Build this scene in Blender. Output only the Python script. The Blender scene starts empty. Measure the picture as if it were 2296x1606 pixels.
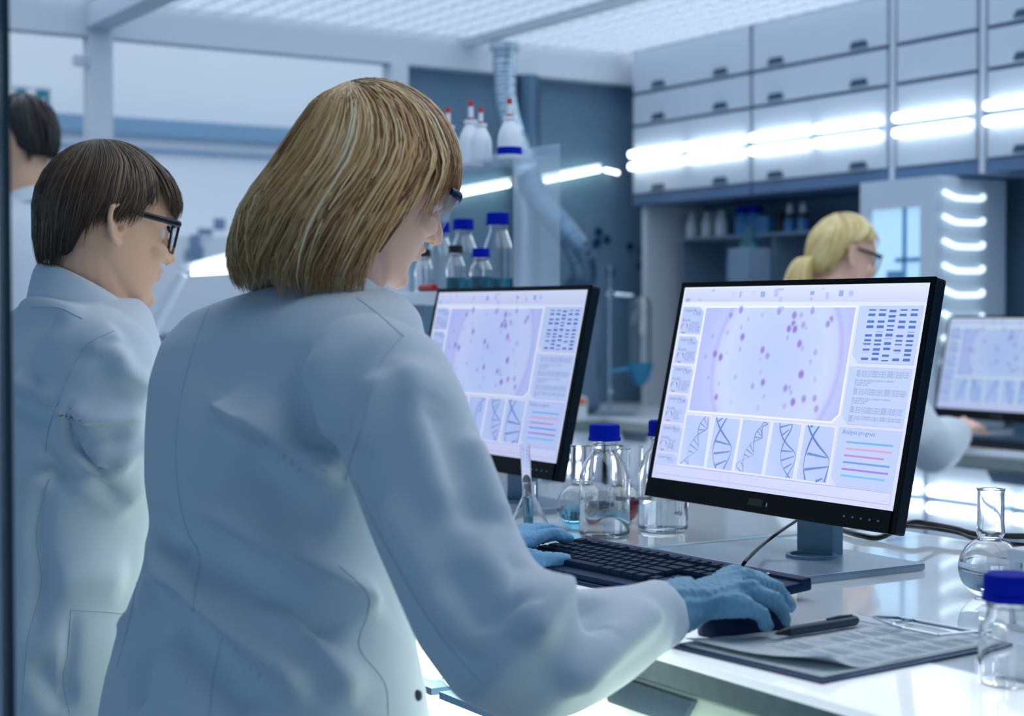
import bpy, bmesh, math, random
import numpy as np
from mathutils import Vector, Matrix, Euler
from mathutils.bvhtree import BVHTree
random.seed(7); np.random.seed(7)
SC = bpy.context.scene; COL = SC.collection
# ------------------------------------------------------------------ camera
# world: +Y runs along the benches (away from the camera to the left), +X towards the cabinet wall
F, CX, CY, HOR, CAMZ = 3680.0, 1148.0, 803.0, 700.0, 1.275
YAW = math.radians(32.0); PITCH = math.atan((CY - HOR) / F)
FWD = Vector((math.sin(YAW), math.cos(YAW), 0)); RGT = Vector((math.cos(YAW), -math.sin(YAW), 0))
cam_d = bpy.data.cameras.new('camera'); cam = bpy.data.objects.new('camera', cam_d); COL.objects.link(cam)
cam_d.sensor_width = 36.0; cam_d.lens = 36.0 * F / 2296.0; cam_d.clip_start = 0.05; cam_d.clip_end = 60
cam.location = (0, 0, CAMZ); cam.rotation_euler = (math.pi / 2 - PITCH, 0, -YAW)
cam_d.dof.use_dof = True; cam_d.dof.focus_distance = 2.2; cam_d.dof.aperture_fstop = 4.5
SC.camera = cam
def at(px, py, d=None, X=None, Y=None, Z=None):
    """photo pixel -> world point at forward distance d, or on the plane X / Y / Z"""
    u = (px - CX) / F; w = (CY - py) / F
    up = Vector((0, 0, math.cos(PITCH))) + FWD * math.sin(PITCH)
    fw = FWD * math.cos(PITCH) - Vector((0, 0, math.sin(PITCH)))
    r = fw + RGT * u + up * w
    o = Vector((0, 0, CAMZ))
    if d is not None: t = d / (r.x * FWD.x + r.y * FWD.y)
    elif X is not None: t = X / r.x
    elif Y is not None: t = Y / r.y
    else: t = (Z - CAMZ) / r.z
    return o + r * t
# ------------------------------------------------------------------ world, exposure
wd = bpy.data.worlds.new('lab_ambient'); SC.world = wd; wd.use_nodes = True
wd.node_tree.nodes['Background'].inputs[0].default_value = (0.22, 0.38, 0.57, 1)
wd.node_tree.nodes['Background'].inputs[1].default_value = 1.0
SC.view_settings.view_transform = 'Standard'; SC.view_settings.look = 'None'
SC.view_settings.exposure = 0.0; SC.view_settings.gamma = 1.0
SC.view_settings.use_curve_mapping = False
CEIL_E, TUBE_E, OPAL_E = 1.5, 4.6, 0.10          # luminous ceiling, light tubes, lit bench glass
# ------------------------------------------------------------------ materials
def lin(r, g, b):
    f = lambda c: (c / 255 / 12.92) if c / 255 <= 0.04045 else ((c / 255 + 0.055) / 1.055) ** 2.4
    return (f(r), f(g), f(b), 1)
M = {}
def mat(name, col, rough=0.5, metal=0.0, trans=0.0, ior=1.45, emit=None, es=0.0, noise=0.0, nscale=30, bump=0.0, bscale=200,
        coat=0.0, spec=0.5, sss=0.0, sheen=0.0, alpha=1.0):
    m = bpy.data.materials.new(name); m.use_nodes = True; nt = m.node_tree; b = nt.nodes['Principled BSDF']
    if len(col) == 3: col = (*col, 1)
    b.inputs['Base Color'].default_value = col; b.inputs['Roughness'].default_value = rough
    b.inputs['Metallic'].default_value = metal; b.inputs['Transmission Weight'].default_value = trans
    b.inputs['IOR'].default_value = ior; b.inputs['Coat Weight'].default_value = coat
    b.inputs['Specular IOR Level'].default_value = spec; b.inputs['Sheen Weight'].default_value = sheen
    b.inputs['Alpha'].default_value = alpha
    if sss: b.inputs['Subsurface Weight'].default_value = sss; b.inputs['Subsurface Radius'].default_value = (.012, .005, .003); b.inputs['Subsurface Scale'].default_value = 1
    if emit: b.inputs['Emission Color'].default_value = (*emit[:3], 1); b.inputs['Emission Strength'].default_value = es
    tc = nt.nodes.new('ShaderNodeTexCoord')
    if noise:
        n = nt.nodes.new('ShaderNodeTexNoise'); n.inputs['Scale'].default_value = nscale; n.inputs['Detail'].default_value = 4
        mx = nt.nodes.new('ShaderNodeMix'); mx.data_type = 'RGBA'; mx.blend_type = 'MULTIPLY'
        rp = nt.nodes.new('ShaderNodeMapRange'); rp.inputs[3].default_value = 1 - noise; rp.inputs[4].default_value = 1 + noise
        nt.links.new(tc.outputs['Object'], n.inputs['Vector']); nt.links.new(n.outputs['Fac'], rp.inputs[0])
        mx.inputs[0].default_value = 1; mx.inputs[6].default_value = col
        nt.links.new(rp.outputs[0], mx.inputs[7]); nt.links.new(mx.outputs[2], b.inputs['Base Color'])
    if bump:
        n2 = nt.nodes.new('ShaderNodeTexNoise'); n2.inputs['Scale'].default_value = bscale; n2.inputs['Detail'].default_value = 3
        bp = nt.nodes.new('ShaderNodeBump'); bp.inputs['Strength'].default_value = bump; bp.inputs['Distance'].default_value = 0.004
        nt.links.new(tc.outputs['Object'], n2.inputs['Vector']); nt.links.new(n2.outputs['Fac'], bp.inputs['Height'])
        nt.links.new(bp.outputs[0], b.inputs['Normal'])
    M[name] = m; return m
mat('white_paint', lin(215, 222, 230), .45, noise=.03)
mat('frame_white', lin(212, 220, 230), .5, noise=.03)
mat('cabinet', lin(196, 208, 222), .28, noise=.02, nscale=3)
mat('cabinet_dark', lin(86, 116, 152), .4, noise=.04)
mat('handle_dark', lin(52, 78, 100), .35)
mat('counter', lin(205, 214, 220), .3, noise=.04)
mat('counter_edge', lin(128, 140, 140), .35, noise=.25, nscale=60)
mat('concrete', lin(106, 138, 162), .75, noise=.22, nscale=5, bump=.15, bscale=25)
mat('floor', lin(120, 135, 150), .35, noise=.08, nscale=4)
mat('far_wall', lin(206, 218, 228), .6, noise=.03, nscale=2)
mat('band_blue', lin(96, 138, 172), .5, noise=.05)
mat('ceiling_lit', lin(225, 232, 240), .6, emit=(.84, .92, 1.0), es=CEIL_E)
mat('ceiling_dim', lin(200, 212, 226), .6, emit=(.84, .92, 1.0), es=1.5)
mat('ceiling_back', lin(215, 225, 236), .6, emit=(1.0, .98, .96), es=1.35)
mat('ceiling_off', lin(150, 165, 182), .6, noise=.05)
mat('blade', lin(232, 238, 245), .4, noise=.02)
mat('tube_glow', lin(255, 255, 255), .3, emit=(.90, .97, 1.0), es=TUBE_E)
mat('tube_warm', lin(255, 255, 250), .3, emit=(.86, 1.0, .84), es=TUBE_E * 1.1)
mat('tube_reflected', lin(255, 255, 255), .3, emit=(.82, 1.0, .96), es=1.1)
mat('opal_glass', lin(216, 228, 238), .06, emit=(.88, .96, 1.0), es=OPAL_E, coat=.6, noise=.02, nscale=8)
mat('opal_lit', lin(236, 242, 248), .10, emit=(.86, .95, 1.0), es=.58, coat=.3)
mat('glass_edge', lin(190, 214, 222), .15, noise=.08, nscale=40)
mat('gold_rail', lin(206, 190, 140), .3, metal=.7)
mat('drawer_near', lin(196, 204, 196), .4, noise=.03, nscale=4)
mat('black_plastic', lin(10, 18, 26), .35, noise=.1)
mat('bezel', lin(3, 9, 14), .35, spec=.15)
mat('monitor_side', lin(10, 30, 42), .4, spec=.25)
mat('stand_metal', lin(150, 172, 188), .3, metal=.3, noise=.03)
mat('stand_dark', lin(104, 144, 172), .4, metal=.15, noise=.03)
mat('key_black', lin(10, 36, 60), .5, spec=.15)
mat('key_base', lin(6, 38, 70), .42, spec=.2)
mat('cable_black', lin(8, 16, 24), .35)
mat('cap_blue', lin(0, 30, 168), .6, noise=.05, spec=.08)
mat('cap_black', lin(12, 22, 26), .4)
mat('cap_orange', lin(206, 92, 60), .4, noise=.05)
mat('glass', (1, 1, 1), 0.0, trans=1.0, ior=1.47)
mat('acrylic', lin(205, 225, 240), 0.08, alpha=.26)
mat('thin_glass', lin(150, 180, 205), 0.03, alpha=.10)
mat('water', (.93, .98, 1), 0.0, trans=1.0, ior=1.33)
mat('water_blue', lin(120, 196, 222), 0.0, trans=1.0, ior=1.33)
mat('water_teal', lin(60, 150, 175), 0.05, trans=.8, ior=1.33)
mat('water_red', lin(130, 30, 44), 0.0, trans=.9, ior=1.33)
mat('white_plastic', lin(226, 232, 240), .4, trans=.0, sss=.0, noise=.02)
mat('white_print', lin(240, 244, 248), .6)
mat('red_tip', lin(190, 50, 44), .4)
mat('duct_silver', lin(176, 196, 212), .25, metal=.85)
mat('duct_dark', lin(96, 124, 148), .3, metal=.7)
mat('steel', lin(200, 210, 220), .18, metal=1.0)
mat('grey_box', lin(110, 134, 156), .5, noise=.05)
mat('blue_tray', lin(34, 128, 168), .4)
mat('blue_box', lin(80, 158, 218), .4, trans=.3)
mat('yellow', lin(222, 178, 70), .55, noise=.1)
mat('orange', lin(226, 120, 60), .5)
mat('purple', lin(176, 130, 190), .5)
mat('red_clip', lin(176, 44, 36), .4)
mat('board_blue', lin(16, 52, 88), .35, noise=.1)
mat('paper', lin(212, 220, 222), .6, noise=.02)
mat('pen_grey', lin(44, 62, 76), .4)
mat('sign_teal', lin(56, 140, 156), .5)
mat('sticker', lin(96, 126, 160), .6)
mat('glass_green', lin(14, 46, 62), .15)
mat('coat', lin(214, 224, 232), .75, sheen=.25, noise=.03, nscale=9, bump=.06, bscale=900)
mat('coat_seam', lin(196, 208, 218), .8)
mat('shirt_dark', lin(22, 48, 62), .8)
mat('trousers', lin(40, 52, 70), .85, noise=.1)
mat('shoe', lin(24, 28, 34), .4)
mat('skin', lin(244, 196, 172), .42, sss=.25, noise=.05, nscale=25)
mat('skin_tan', lin(238, 190, 156), .45, sss=.2, noise=.06, nscale=25)
mat('lip', lin(196, 120, 116), .4)
mat('eye_white', lin(230, 230, 228), .15)
mat('iris', lin(40, 60, 70), .1)
mat('glove', lin(124, 176, 206), .36, noise=.14, nscale=45, bump=.5, bscale=90, trans=.15, ior=1.3)
mat('glove_light', lin(120, 176, 216), .42, noise=.10, nscale=40, bump=.35, bscale=55, trans=.1, ior=1.3)
mat('frame_black', lin(8, 14, 22), .25)
mat('frame_navy', lin(10, 26, 66), .25)
mat('lens', lin(200, 220, 240), 0.02, alpha=.14)
def hair_mat(name, cols, rough=.42):
    m = bpy.data.materials.new(name); m.use_nodes = True; nt = m.node_tree; b = nt.nodes['Principled BSDF']
    g = nt.nodes.new('ShaderNodeAttribute'); g.attribute_name = 'tone'; r = nt.nodes.new('ShaderNodeValToRGB')
    el = r.color_ramp.elements
    el[0].color = cols[0]; el[0].position = 0; el[1].color = cols[-1]; el[1].position = 1
    for i, c in enumerate(cols[1:-1]): e = el.new((i + 1) / (len(cols) - 1)); e.color = c
    nt.links.new(g.outputs['Fac'], r.inputs[0]); nt.links.new(r.outputs[0], b.inputs['Base Color'])
    b.inputs['Roughness'].default_value = rough; b.inputs['Specular IOR Level'].default_value = .45
    b.inputs['Sheen Weight'].default_value = .15
    M[name] = m
hair_mat('hair_blonde', [lin(92, 54, 24), lin(150, 102, 54), lin(204, 154, 92), lin(236, 196, 136), lin(255, 238, 200)])
hair_mat('hair_brown', [lin(44, 30, 18), lin(70, 50, 32), lin(100, 76, 52), lin(146, 116, 84)])
hair_mat('hair_dark', [lin(18, 16, 16), lin(34, 30, 26)])
hair_mat('hair_pale', [lin(190, 160, 96), lin(222, 196, 132), lin(245, 228, 172)])
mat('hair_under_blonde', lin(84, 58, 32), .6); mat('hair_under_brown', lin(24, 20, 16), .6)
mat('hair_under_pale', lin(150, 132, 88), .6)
def screen_mat(name, strength, tint=(1, 1, 1)):
    m = bpy.data.materials.new(name); m.use_nodes = True; nt = m.node_tree; b = nt.nodes['Principled BSDF']
    a = nt.nodes.new('ShaderNodeVertexColor'); a.layer_name = 'Col'
    mx = nt.nodes.new('ShaderNodeMix'); mx.data_type = 'RGBA'; mx.blend_type = 'MULTIPLY'; mx.inputs[0].default_value = 1
    mx.inputs[7].default_value = (*tint, 1)
    nt.links.new(a.outputs['Color'], mx.inputs[6]); nt.links.new(mx.outputs[2], b.inputs['Emission Color'])
    b.inputs['Base Color'].default_value = (.01, .01, .015, 1); b.inputs['Roughness'].default_value = .35
    b.inputs['Specular IOR Level'].default_value = .2
    b.inputs['Emission Strength'].default_value = strength; M[name] = m
screen_mat('screen_bright', 1.0); screen_mat('screen_mid', .86, (.90, .92, 1.0)); screen_mat('screen_far', .8, (.84, .95, 1.0))
# ------------------------------------------------------------------ mesh helpers
class MB:
    def __init__(s): s.v = []; s.f = []; s.c = None
    def add(s, vs, fs):
        o = len(s.v); s.v += [tuple(v) for v in vs]; s.f += [tuple(i + o for i in f) for f in fs]; return s
    def box(s, c, size, R=None, bev=0.0):
        hx, hy, hz = size[0] / 2, size[1] / 2, size[2] / 2
        if bev <= 0:
            vs = [(x, y, z) for x in (-hx, hx) for y in (-hy, hy) for z in (-hz, hz)]
            fs = [(0, 1, 3, 2), (4, 6, 7, 5), (0, 4, 5, 1), (2, 3, 7, 6), (0, 2, 6, 4), (1, 5, 7, 3)]
        else:
            bm = bmesh.new(); bmesh.ops.create_cube(bm, size=1)
            for v in bm.verts: v.co = Vector((v.co.x * size[0], v.co.y * size[1], v.co.z * size[2]))
            bmesh.ops.bevel(bm, geom=bm.edges[:], offset=min(bev, min(size) * .49), segments=2, affect='EDGES', profile=.6)
            bm.verts.index_update(); vs = [tuple(v.co) for v in bm.verts]; fs = [tuple(v.index for v in f.verts) for f in bm.faces]; bm.free()
        c = Vector(c)
        vs = [(R @ Vector(v) if R else Vector(v)) + c for v in vs]
        return s.add(vs, fs)
    def bx(s, x0, x1, y0, y1, z0, z1, bev=0.0):
        return s.box(((x0 + x1) / 2, (y0 + y1) / 2, (z0 + z1) / 2), (abs(x1 - x0), abs(y1 - y0), abs(z1 - z0)), None, bev)
    def tube(s, pts, r, n=8, caps=True, flat=1.0, up=None):
        pts = [Vector(p) for p in pts]; k = len(pts)
        rs = r if hasattr(r, '__len__') else [r] * k
        vs = []; fs = []
        t0 = (pts[1] - pts[0]).normalized()
        a = Vector(up) if up else (Vector((0, 0, 1)) if abs(t0.z) < .9 else Vector((1, 0, 0)))
        for i, p in enumerate(pts):
            t = (pts[min(i + 1, k - 1)] - pts[max(i - 1, 0)])
            t = t.normalized() if t.length > 1e-9 else t0
            a = (a - t * a.dot(t)); a = a.normalized() if a.length > 1e-6 else t.orthogonal().normalized()
            b = t.cross(a)
            for j in range(n):
                th = 2 * math.pi * j / n
                vs.append(p + (a * math.cos(th) * flat + b * math.sin(th)) * rs[i])
        for i in range(k - 1):
            for j in range(n):
                j2 = (j + 1) % n; fs.append((i * n + j, i * n + j2, (i + 1) * n + j2, (i + 1) * n + j))
        if caps: fs.append(tuple(range(n - 1, -1, -1))); fs.append(tuple((k - 1) * n + j for j in range(n)))
        return s.add(vs, fs)
    def lathe(s, prof, c=(0, 0, 0), n=40, R=None, closed=False):
        c = Vector(c); vs = []; fs = []; k = len(prof)
        for (r, z) in prof:
            for j in range(n):
                th = 2 * math.pi * j / n; p = Vector((r * math.cos(th), r * math.sin(th), z)); vs.append((R @ p if R else p) + c)
        kk = k if closed else k - 1
        for i in range(kk):
            i2 = (i + 1) % k
            for j in range(n):
                j2 = (j + 1) % n; fs.append((i * n + j, i * n + j2, i2 * n + j2, i2 * n + j))
        if not closed:
            if prof[0][0] > 1e-6: fs.append(tuple(range(n - 1, -1, -1)))
            if prof[-1][0] > 1e-6: fs.append(tuple((k - 1) * n + j for j in range(n)))
        return s.add(vs, fs)
    def ell(s, c, r, R=None, n=20, m=14):
        vs = []; fs = []; c = Vector(c)
        for i in range(m + 1):
            ph = math.pi * i / m
            for j in range(n):
                th = 2 * math.pi * j / n
                p = Vector((r[0] * math.sin(ph) * math.cos(th), r[1] * math.sin(ph) * math.sin(th), r[2] * math.cos(ph)))
                vs.append((R @ p if R else p) + c)
        for i in range(m):
            for j in range(n):
                j2 = (j + 1) % n; fs.append((i * n + j, (i + 1) * n + j, (i + 1) * n + j2, i * n + j2))
        return s.add(vs, fs)
    def rings(s, rings, caps=True):
        n = len(rings[0]); vs = [p for r in rings for p in r]; fs = []
        for i in range(len(rings) - 1):
            for j in range(n):
                j2 = (j + 1) % n; fs.append((i * n + j, i * n + j2, (i + 1) * n + j2, (i + 1) * n + j))
        if caps: fs.append(tuple(range(n - 1, -1, -1))); fs.append(tuple((len(rings) - 1) * n + j for j in range(n)))
        return s.add(vs, fs)
    def prism(s, poly, ax, h):
        """poly: 3D points, extruded by vector ax*h"""
        n = len(poly); a = Vector(ax) * h; poly = [Vector(p) for p in poly]
        vs = poly + [p + a for p in poly]
        fs = [tuple(range(n - 1, -1, -1)), tuple(range(n, 2 * n))] + [(j, (j + 1) % n, n + (j + 1) % n, n + j) for j in range(n)]
        return s.add(vs, fs)
    def mesh(s, name, smooth=False, clean=False):
        me = bpy.data.meshes.new(name); me.from_pydata([tuple(v) for v in s.v], [], s.f); me.update()
        bm = bmesh.new(); bm.from_mesh(me)
        if clean: bmesh.ops.remove_doubles(bm, verts=bm.verts, dist=1e-6)
        bmesh.ops.recalc_face_normals(bm, faces=bm.faces); bm.to_mesh(me); bm.free()
        if smooth:
            me.polygons.foreach_set('use_smooth', [True] * len(me.polygons))
            try: me.set_sharp_from_angle(angle=math.radians(smooth if smooth is not True else 40))
            except Exception: pass
        return me
def tag(o, label=None, cat=None, group=None, kind=None):
    if label: o['label'] = label
    if cat: o['category'] = cat
    if group: o['group'] = group
    if kind: o['kind'] = kind
    return o
def link(name, me, material, parent=None, local=False, label=None):
    o = bpy.data.objects.new(name, me); COL.objects.link(o)
    if material and not me.materials: me.materials.append(M[material] if isinstance(material, str) else material)
    if parent:
        o.parent = parent
        if not local: o.matrix_parent_inverse = full_basis(parent).inverted()
    if label: o['label'] = label
    return o
def full_basis(o):
    m = o.matrix_basis.copy()
    if o.parent: m = full_basis(o.parent) @ o.matrix_parent_inverse @ m
    return m
def obj(name, mb, material, parent=None, smooth=False, local=False, label=None, clean=False):
    return link(name, mb.mesh(name, smooth, clean), material, parent, local, label)
def empty(name, loc, label, cat, group=None, rz=0.0):
    o = bpy.data.objects.new(name, None); COL.objects.link(o); o.empty_display_size = .05
    o.location = loc; o.rotation_euler = (0, 0, rz); tag(o, label, cat, group); return o
def struct(name, mb, material, smooth=False):
    o = obj(name, mb, material, None, smooth); o['kind'] = 'structure'; return o
def copy_tree(o, parent=None, root=None):
    c = o.copy(); COL.objects.link(c)
    if parent: c.parent = parent
    for ch in list(o.children): copy_tree(ch, c)
    return c
def spline(pts, n):
    """Catmull-Rom resample of a polyline"""
    P = [Vector(p) for p in pts]; P = [P[0] * 2 - P[1]] + P + [P[-1] * 2 - P[-2]]
    out = []; k = len(P) - 3
    for i in range(n):
        t = i / (n - 1) * k; j = min(int(t), k - 1); t -= j
        a, b, c, d = P[j:j + 4]
        out.append(.5 * ((2 * b) + (c - a) * t + (2 * a - 5 * b + 4 * c - d) * t * t + (3 * b - a - 3 * c + d) * t ** 3))
    return out
# ================================================================== the room
struct('floor', MB().bx(-2.5, 4.75, -2.5, 10, -.05, 0), 'floor')
struct('wall_right', MB().bx(4.68, 4.78, -2.5, 6.2, 0, 2.6), 'concrete')
struct('wall_back', MB().bx(3.245, 4.68, 6.10, 6.2, 0, 2.42), 'concrete')
struct('wall_far', MB().bx(-2.5, 6.5, 9.8, 9.9, 0, 3.2), 'far_wall')
struct('trim_1', MB().bx(-2.5, 6.4, 9.74, 9.80, 2.36, 2.46), 'band_blue')
struct('trim_2', MB().bx(-2.5, 6.4, 9.76, 9.80, 2.27, 2.285), 'band_blue')
struct('trim_3', MB().bx(-.6, 4.6, 9.2, 9.8, 1.15, 1.72), 'frame_white')
ce = struct('ceiling', MB().bx(-2.5, 4.68, -2.5, 6.1, 2.495, 2.54), 'ceiling_off')
p1 = obj('light_panel', MB().bx(3.57, 4.68, .6, 6.0, 2.47, 2.49), 'ceiling_lit', ce)
p2 = obj('light_panel', MB().bx(2.0, 3.53, .6, 6.0, 2.47, 2.49), 'ceiling_dim', ce)
fill_panel = obj('light_panel', MB().bx(.9, 1.9, .6, 6.0, 2.47, 2.49), 'ceiling_dim', ce)  # unseen panel added to brighten the bench; neighbours stretched towards the camera likewise
struct('ceiling_far', MB().bx(-2.5, 6.5, 6.22, 9.9, 3.10, 3.16), 'ceiling_back')
# egg-crate louvre: every blade is its own piece
by = MB().bx(-.0045, .0045, 2.6, 6.0, 2.42, 2.462).mesh('louvre_blade')
bx_ = MB().bx(.6, 4.34, -.0045, .0045, 2.425, 2.458).mesh('louvre_blade')
x = .6
while x < 4.34:
    o = link('louvre_blade', by, 'blade', ce); o.location.x = x; x += .1
y = 2.65
while y < 6.0:
    o = link('louvre_blade', bx_, 'blade', ce); o.location.y = y; y += .1
struct('trim_4', MB().bx(3.52, 3.58, 2.6, 6.02, 2.402, 2.47), 'blade')            # runner along the ceiling
struct('beam_back', MB().bx(-2.5, 4.68, 6.02, 6.10, 2.30, 2.47), 'frame_white')
struct('beam_long', MB().bx(1.90, 2.0, 2.6, 6.02, 2.33, 2.50), 'frame_white')
struct('post_left', MB().bx(1.91, 1.995, 6.0, 6.09, 0, 2.30).bx(1.86, 1.91, 6.02, 6.06, 2.19, 2.225), 'frame_white')
struct('post_right', MB().bx(3.17, 3.245, 6.0, 6.09, 0, 2.30), 'frame_white')
struct('window_1', MB().bx(-2.5, 1.91, 6.045, 6.053, 0, 2.30), 'thin_glass')
struct('window_2', MB().bx(1.995, 3.17, 6.045, 6.053, 0, 2.30), 'thin_glass')
# free-standing glass partition whose edge is at the left of the frame
gp = empty('glass_partition', (.12, 1.315, 0), 'clear glass partition with dark edge profile at the left of the frame', 'partition')
obj('pane', MB().bx(-.7, .345, 1.31, 1.318, .02, 2.46), 'thin_glass', gp)
obj('edge_profile', MB().bx(.345, .3515, 1.306, 1.322, .0, 2.46), 'glass_green', gp)
obj('floor_rail', MB().bx(-.7, .3515, 1.30, 1.328, 0, .03), 'steel', gp)
# emergency sign on the glass
sg = empty('wall_sign', at(70, 330, Y=6.02), 'teal wall sign with white pictogram in a white frame, behind the dark-haired man', 'sign')
s0 = at(28, 192, Y=6.02); s1 = at(114, 335, Y=6.02)
obj('frame', MB().bx(s0.x, s1.x, 6.01, 6.04, s1.z, s0.z), 'frame_white', sg)
obj('panel', MB().bx(s0.x + .012, s1.x - .012, 6.004, 6.01, s1.z + .012, s0.z - .012), 'sign_teal', sg)
pg = MB(); a = at(70, 212, Y=6.0); b_ = at(92, 232, Y=6.0)
pg.prism([(a.x - .02, 6.003, a.z + .02), (a.x + .018, 6.003, a.z + .025), (a.x + .016, 6.003, a.z - .025), (a.x - .005, 6.003, a.z - .03)], (0, -1, 0), .002)
pg.prism([(b_.x - .022, 6.003, b_.z - .02), (b_.x + .015, 6.003, b_.z + .028), (b_.x + .012, 6.003, b_.z - .03), (b_.x - .005, 6.003, b_.z - .035)], (0, -1, 0), .002)
obj('pictogram', pg, 'white_print', sg)
# ================================================================== light strips (double tubes on a rail, fixed to cabinet fronts)
def light_strip(x, y0, y1, z, label, material='tube_glow', group=None, r=.0155, gap=.0265, cat='light'):
    e = empty('tube_light', (x, (y0 + y1) / 2, z), label, cat, group)
    obj('rail', MB().bx(x - .030, x + .0035, y0, y1, z - .0045, z + .0045), 'cabinet_dark', e)
    for s in (-1, 1):
        pts = [(x - .016, y, z + s * gap) for y in (y0 + .004, y0 + .012, y1 - .012, y1 - .004)]
        obj('tube', MB().tube(pts, [r * .6, r, r, r * .6], 12), material, e, True)
    return e
# ================================================================== wall cabinets
XC = 4.30
rows = [(1.792, 2.088), (2.096, 2.228), (2.236, 2.455)]
def wall_cabinet(y0, y1, label, handles, wide=True):
    e = empty('wall_cabinet', (XC + .19, (y0 + y1) / 2, 1.75), label, 'cabinet', 'wall cabinets above the far counter')
    obj('body', MB().bx(XC + .018, 4.675, y0, y1, 1.745, 2.458), 'cabinet_dark', e)
    for (z0, z1) in rows:
        d = obj('door', MB().bx(XC, XC + .018, y0 + .006, y1 - .006, z0 + .003, z1 - .003, .003), 'cabinet', e)
        for hy in handles:
            h = MB(); w = .048
            h.prism([(XC + .001, hy - w, z0 + .012), (XC + .001, hy + w, z0 + .012), (XC + .001, hy + w * .72, z0 + .036), (XC + .001, hy - w * .72, z0 + .036)], (-1, 0, 0), .007)
            obj('handle', h, 'handle_dark', d)
    obj('light_rail', MB().bx(XC + .004, XC + .03, y0, y1, 1.745, 1.789), 'cabinet_dark', e)
wall_cabinet(5.085, 5.88, 'pale wall cabinet at the left end of the row, by the dark wall', [5.69, 5.27])
wall_cabinet(4.325, 5.075, 'pale wall cabinet above the white bottles, second from the left end', [4.93, 4.47])
wall_cabinet(3.905, 4.285, 'narrow pale wall cabinet without handles above the white incubator', [])
wall_cabinet(3.05, 3.865, 'pale wall cabinet at the right edge of the photo', [3.70, 3.25])
for i, yy in enumerate((4.305, 3.885)):
    e = obj('cabinet_divider', MB().bx(XC + .004, 4.675, yy - .0125, yy + .0125, 1.745, 2.458), 'cabinet', None)
    tag(e, ['upright divider panel left of the narrow handleless wall cabinet', 'upright divider panel right of the narrow handleless wall cabinet'][i], 'panel')
segs = [(5.505, 5.875), (5.10, 5.475), (4.715, 5.06), (4.34, 4.685), (3.915, 4.275), (3.505, 3.855), (3.10, 3.475)]
wh = ['leftmost glowing tube pair across the wall cabinets', 'second glowing tube pair from the left on the wall cabinets', 'third glowing tube pair from the left on the wall cabinets',
      'glowing tube pair just left of the handleless wall cabinet', 'glowing tube pair on the handleless wall cabinet', 'glowing tube pair at the right edge of the wall cabinets', 'glowing tube pair outside the right edge of the photo']
for (a_, b2), w in zip(segs, wh): light_strip(XC - .004, a_, b2, 1.941, w, group='tube lights on the wall cabinets')
# ================================================================== far counter along the right wall and its corner run along the back
ZC = .861; XF = 3.75
ct = empty('counter_top', (4.2, 4.0, 0), 'pale worktop of the counter along the cabinet wall', 'worktop')
obj('slab', MB().bx(XF - .02, 4.675, 1.6, 6.09, ZC - .012, ZC, .003), 'counter', ct)
obj('edge', MB().bx(XF - .024, 4.67, 1.6, 6.08, ZC - .045, ZC - .012), 'counter_edge', ct)
def base_unit(x0, x1, y0, y1, axis, label, name='base_cabinet', body='cabinet', front='cabinet', zt=ZC - .047, hd='handle_dark'):
    e = empty(name, ((x0 + x1) / 2, (y0 + y1) / 2, 0), label, 'cabinet', 'base cabinets')
    g = .02
    if axis == 'x': obj('body', MB().bx(x0 + g, x1, y0, y1, .08, zt), body, e)
    else: obj('body', MB().bx(x0, x1, y0 + g, y1, .08, zt), body, e)
    obj('plinth', MB().bx(x0 + .06, x1, y0 + (.06 if axis == 'y' else 0), y1, 0, .08), 'cabinet_dark', e)
    zs = [(zt - .20, zt - .004), (zt - .43, zt - .206), (.09, zt - .436)]
    for (z0, z1) in zs:
        if axis == 'x':
            d = obj('drawer', MB().bx(x0, x0 + g, y0 + .004, y1 - .004, z0, z1, .003), front, e); yc = (y0 + y1) / 2; w = .085
            h = MB().prism([(x0 + .001, yc - w, z1 - .004), (x0 + .001, yc + w, z1 - .004), (x0 + .001, yc + w * .75, z1 - .035), (x0 + .001, yc - w * .75, z1 - .035)], (-1, 0, 0), .008)
        else:
            d = obj('drawer', MB().bx(x0 + .004, x1 - .004, y0, y0 + g, z0, z1, .003), front, e); xc = (x0 + x1) / 2; w = .085
            h = MB().prism([(xc - w, y0 + .001, z1 - .004), (xc + w, y0 + .001, z1 - .004), (xc + w * .75, y0 + .001, z1 - .035), (xc - w * .75, y0 + .001, z1 - .035)], (0, -1, 0), .008)
        obj('handle', h, hd, d)
    return e
ys = [2.26, 2.93, 3.60, 4.27, 4.94]
lab = ['drawer unit under the far counter at the right edge of the photo', 'drawer unit under the far counter, below the bare hand and far keyboard', 'drawer unit under the far counter behind the large monitor', 'drawer unit under the far counter hidden behind the near monitor']
for i in range(4): base_unit(XF, 4.66, ys[i] + .004, ys[i + 1] - .004, 'x', lab[i])
for (a_, b2), w in zip([(2.93, 3.235), (3.255, 3.57), (3.60, 3.92), (3.94, 4.26)],
                       ['glowing tube pair on the far drawer fronts behind the round flask', 'glowing tube pair on the far drawer fronts just right of the monitor', 'glowing tube pair on the far drawers behind the large monitor edge', 'glowing tube pair on the far drawers hidden by the large monitor']):
    light_strip(XF - .006, a_, b2, .705, w, group='tube lights on the far drawers')
base_unit(XF, 4.66, 4.944, 5.27, 'x', 'narrow drawer unit in the far corner beside the back counter')
bt = empty('counter_top', (3.0, 5.6, 0), 'pale worktop of the short counter along the dark back wall', 'worktop')
obj('slab', MB().bx(2.35, XF - .022, 5.28, 6.0, ZC - .012, ZC, .003), 'counter', bt)
obj('edge', MB().bx(2.354, XF - .026, 5.284, 5.99, ZC - .045, ZC - .012), 'counter_edge', bt)
base_unit(3.05, XF - .03, 5.30, 5.99, 'y', 'drawer unit under the back counter, right of the second monitor')
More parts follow.
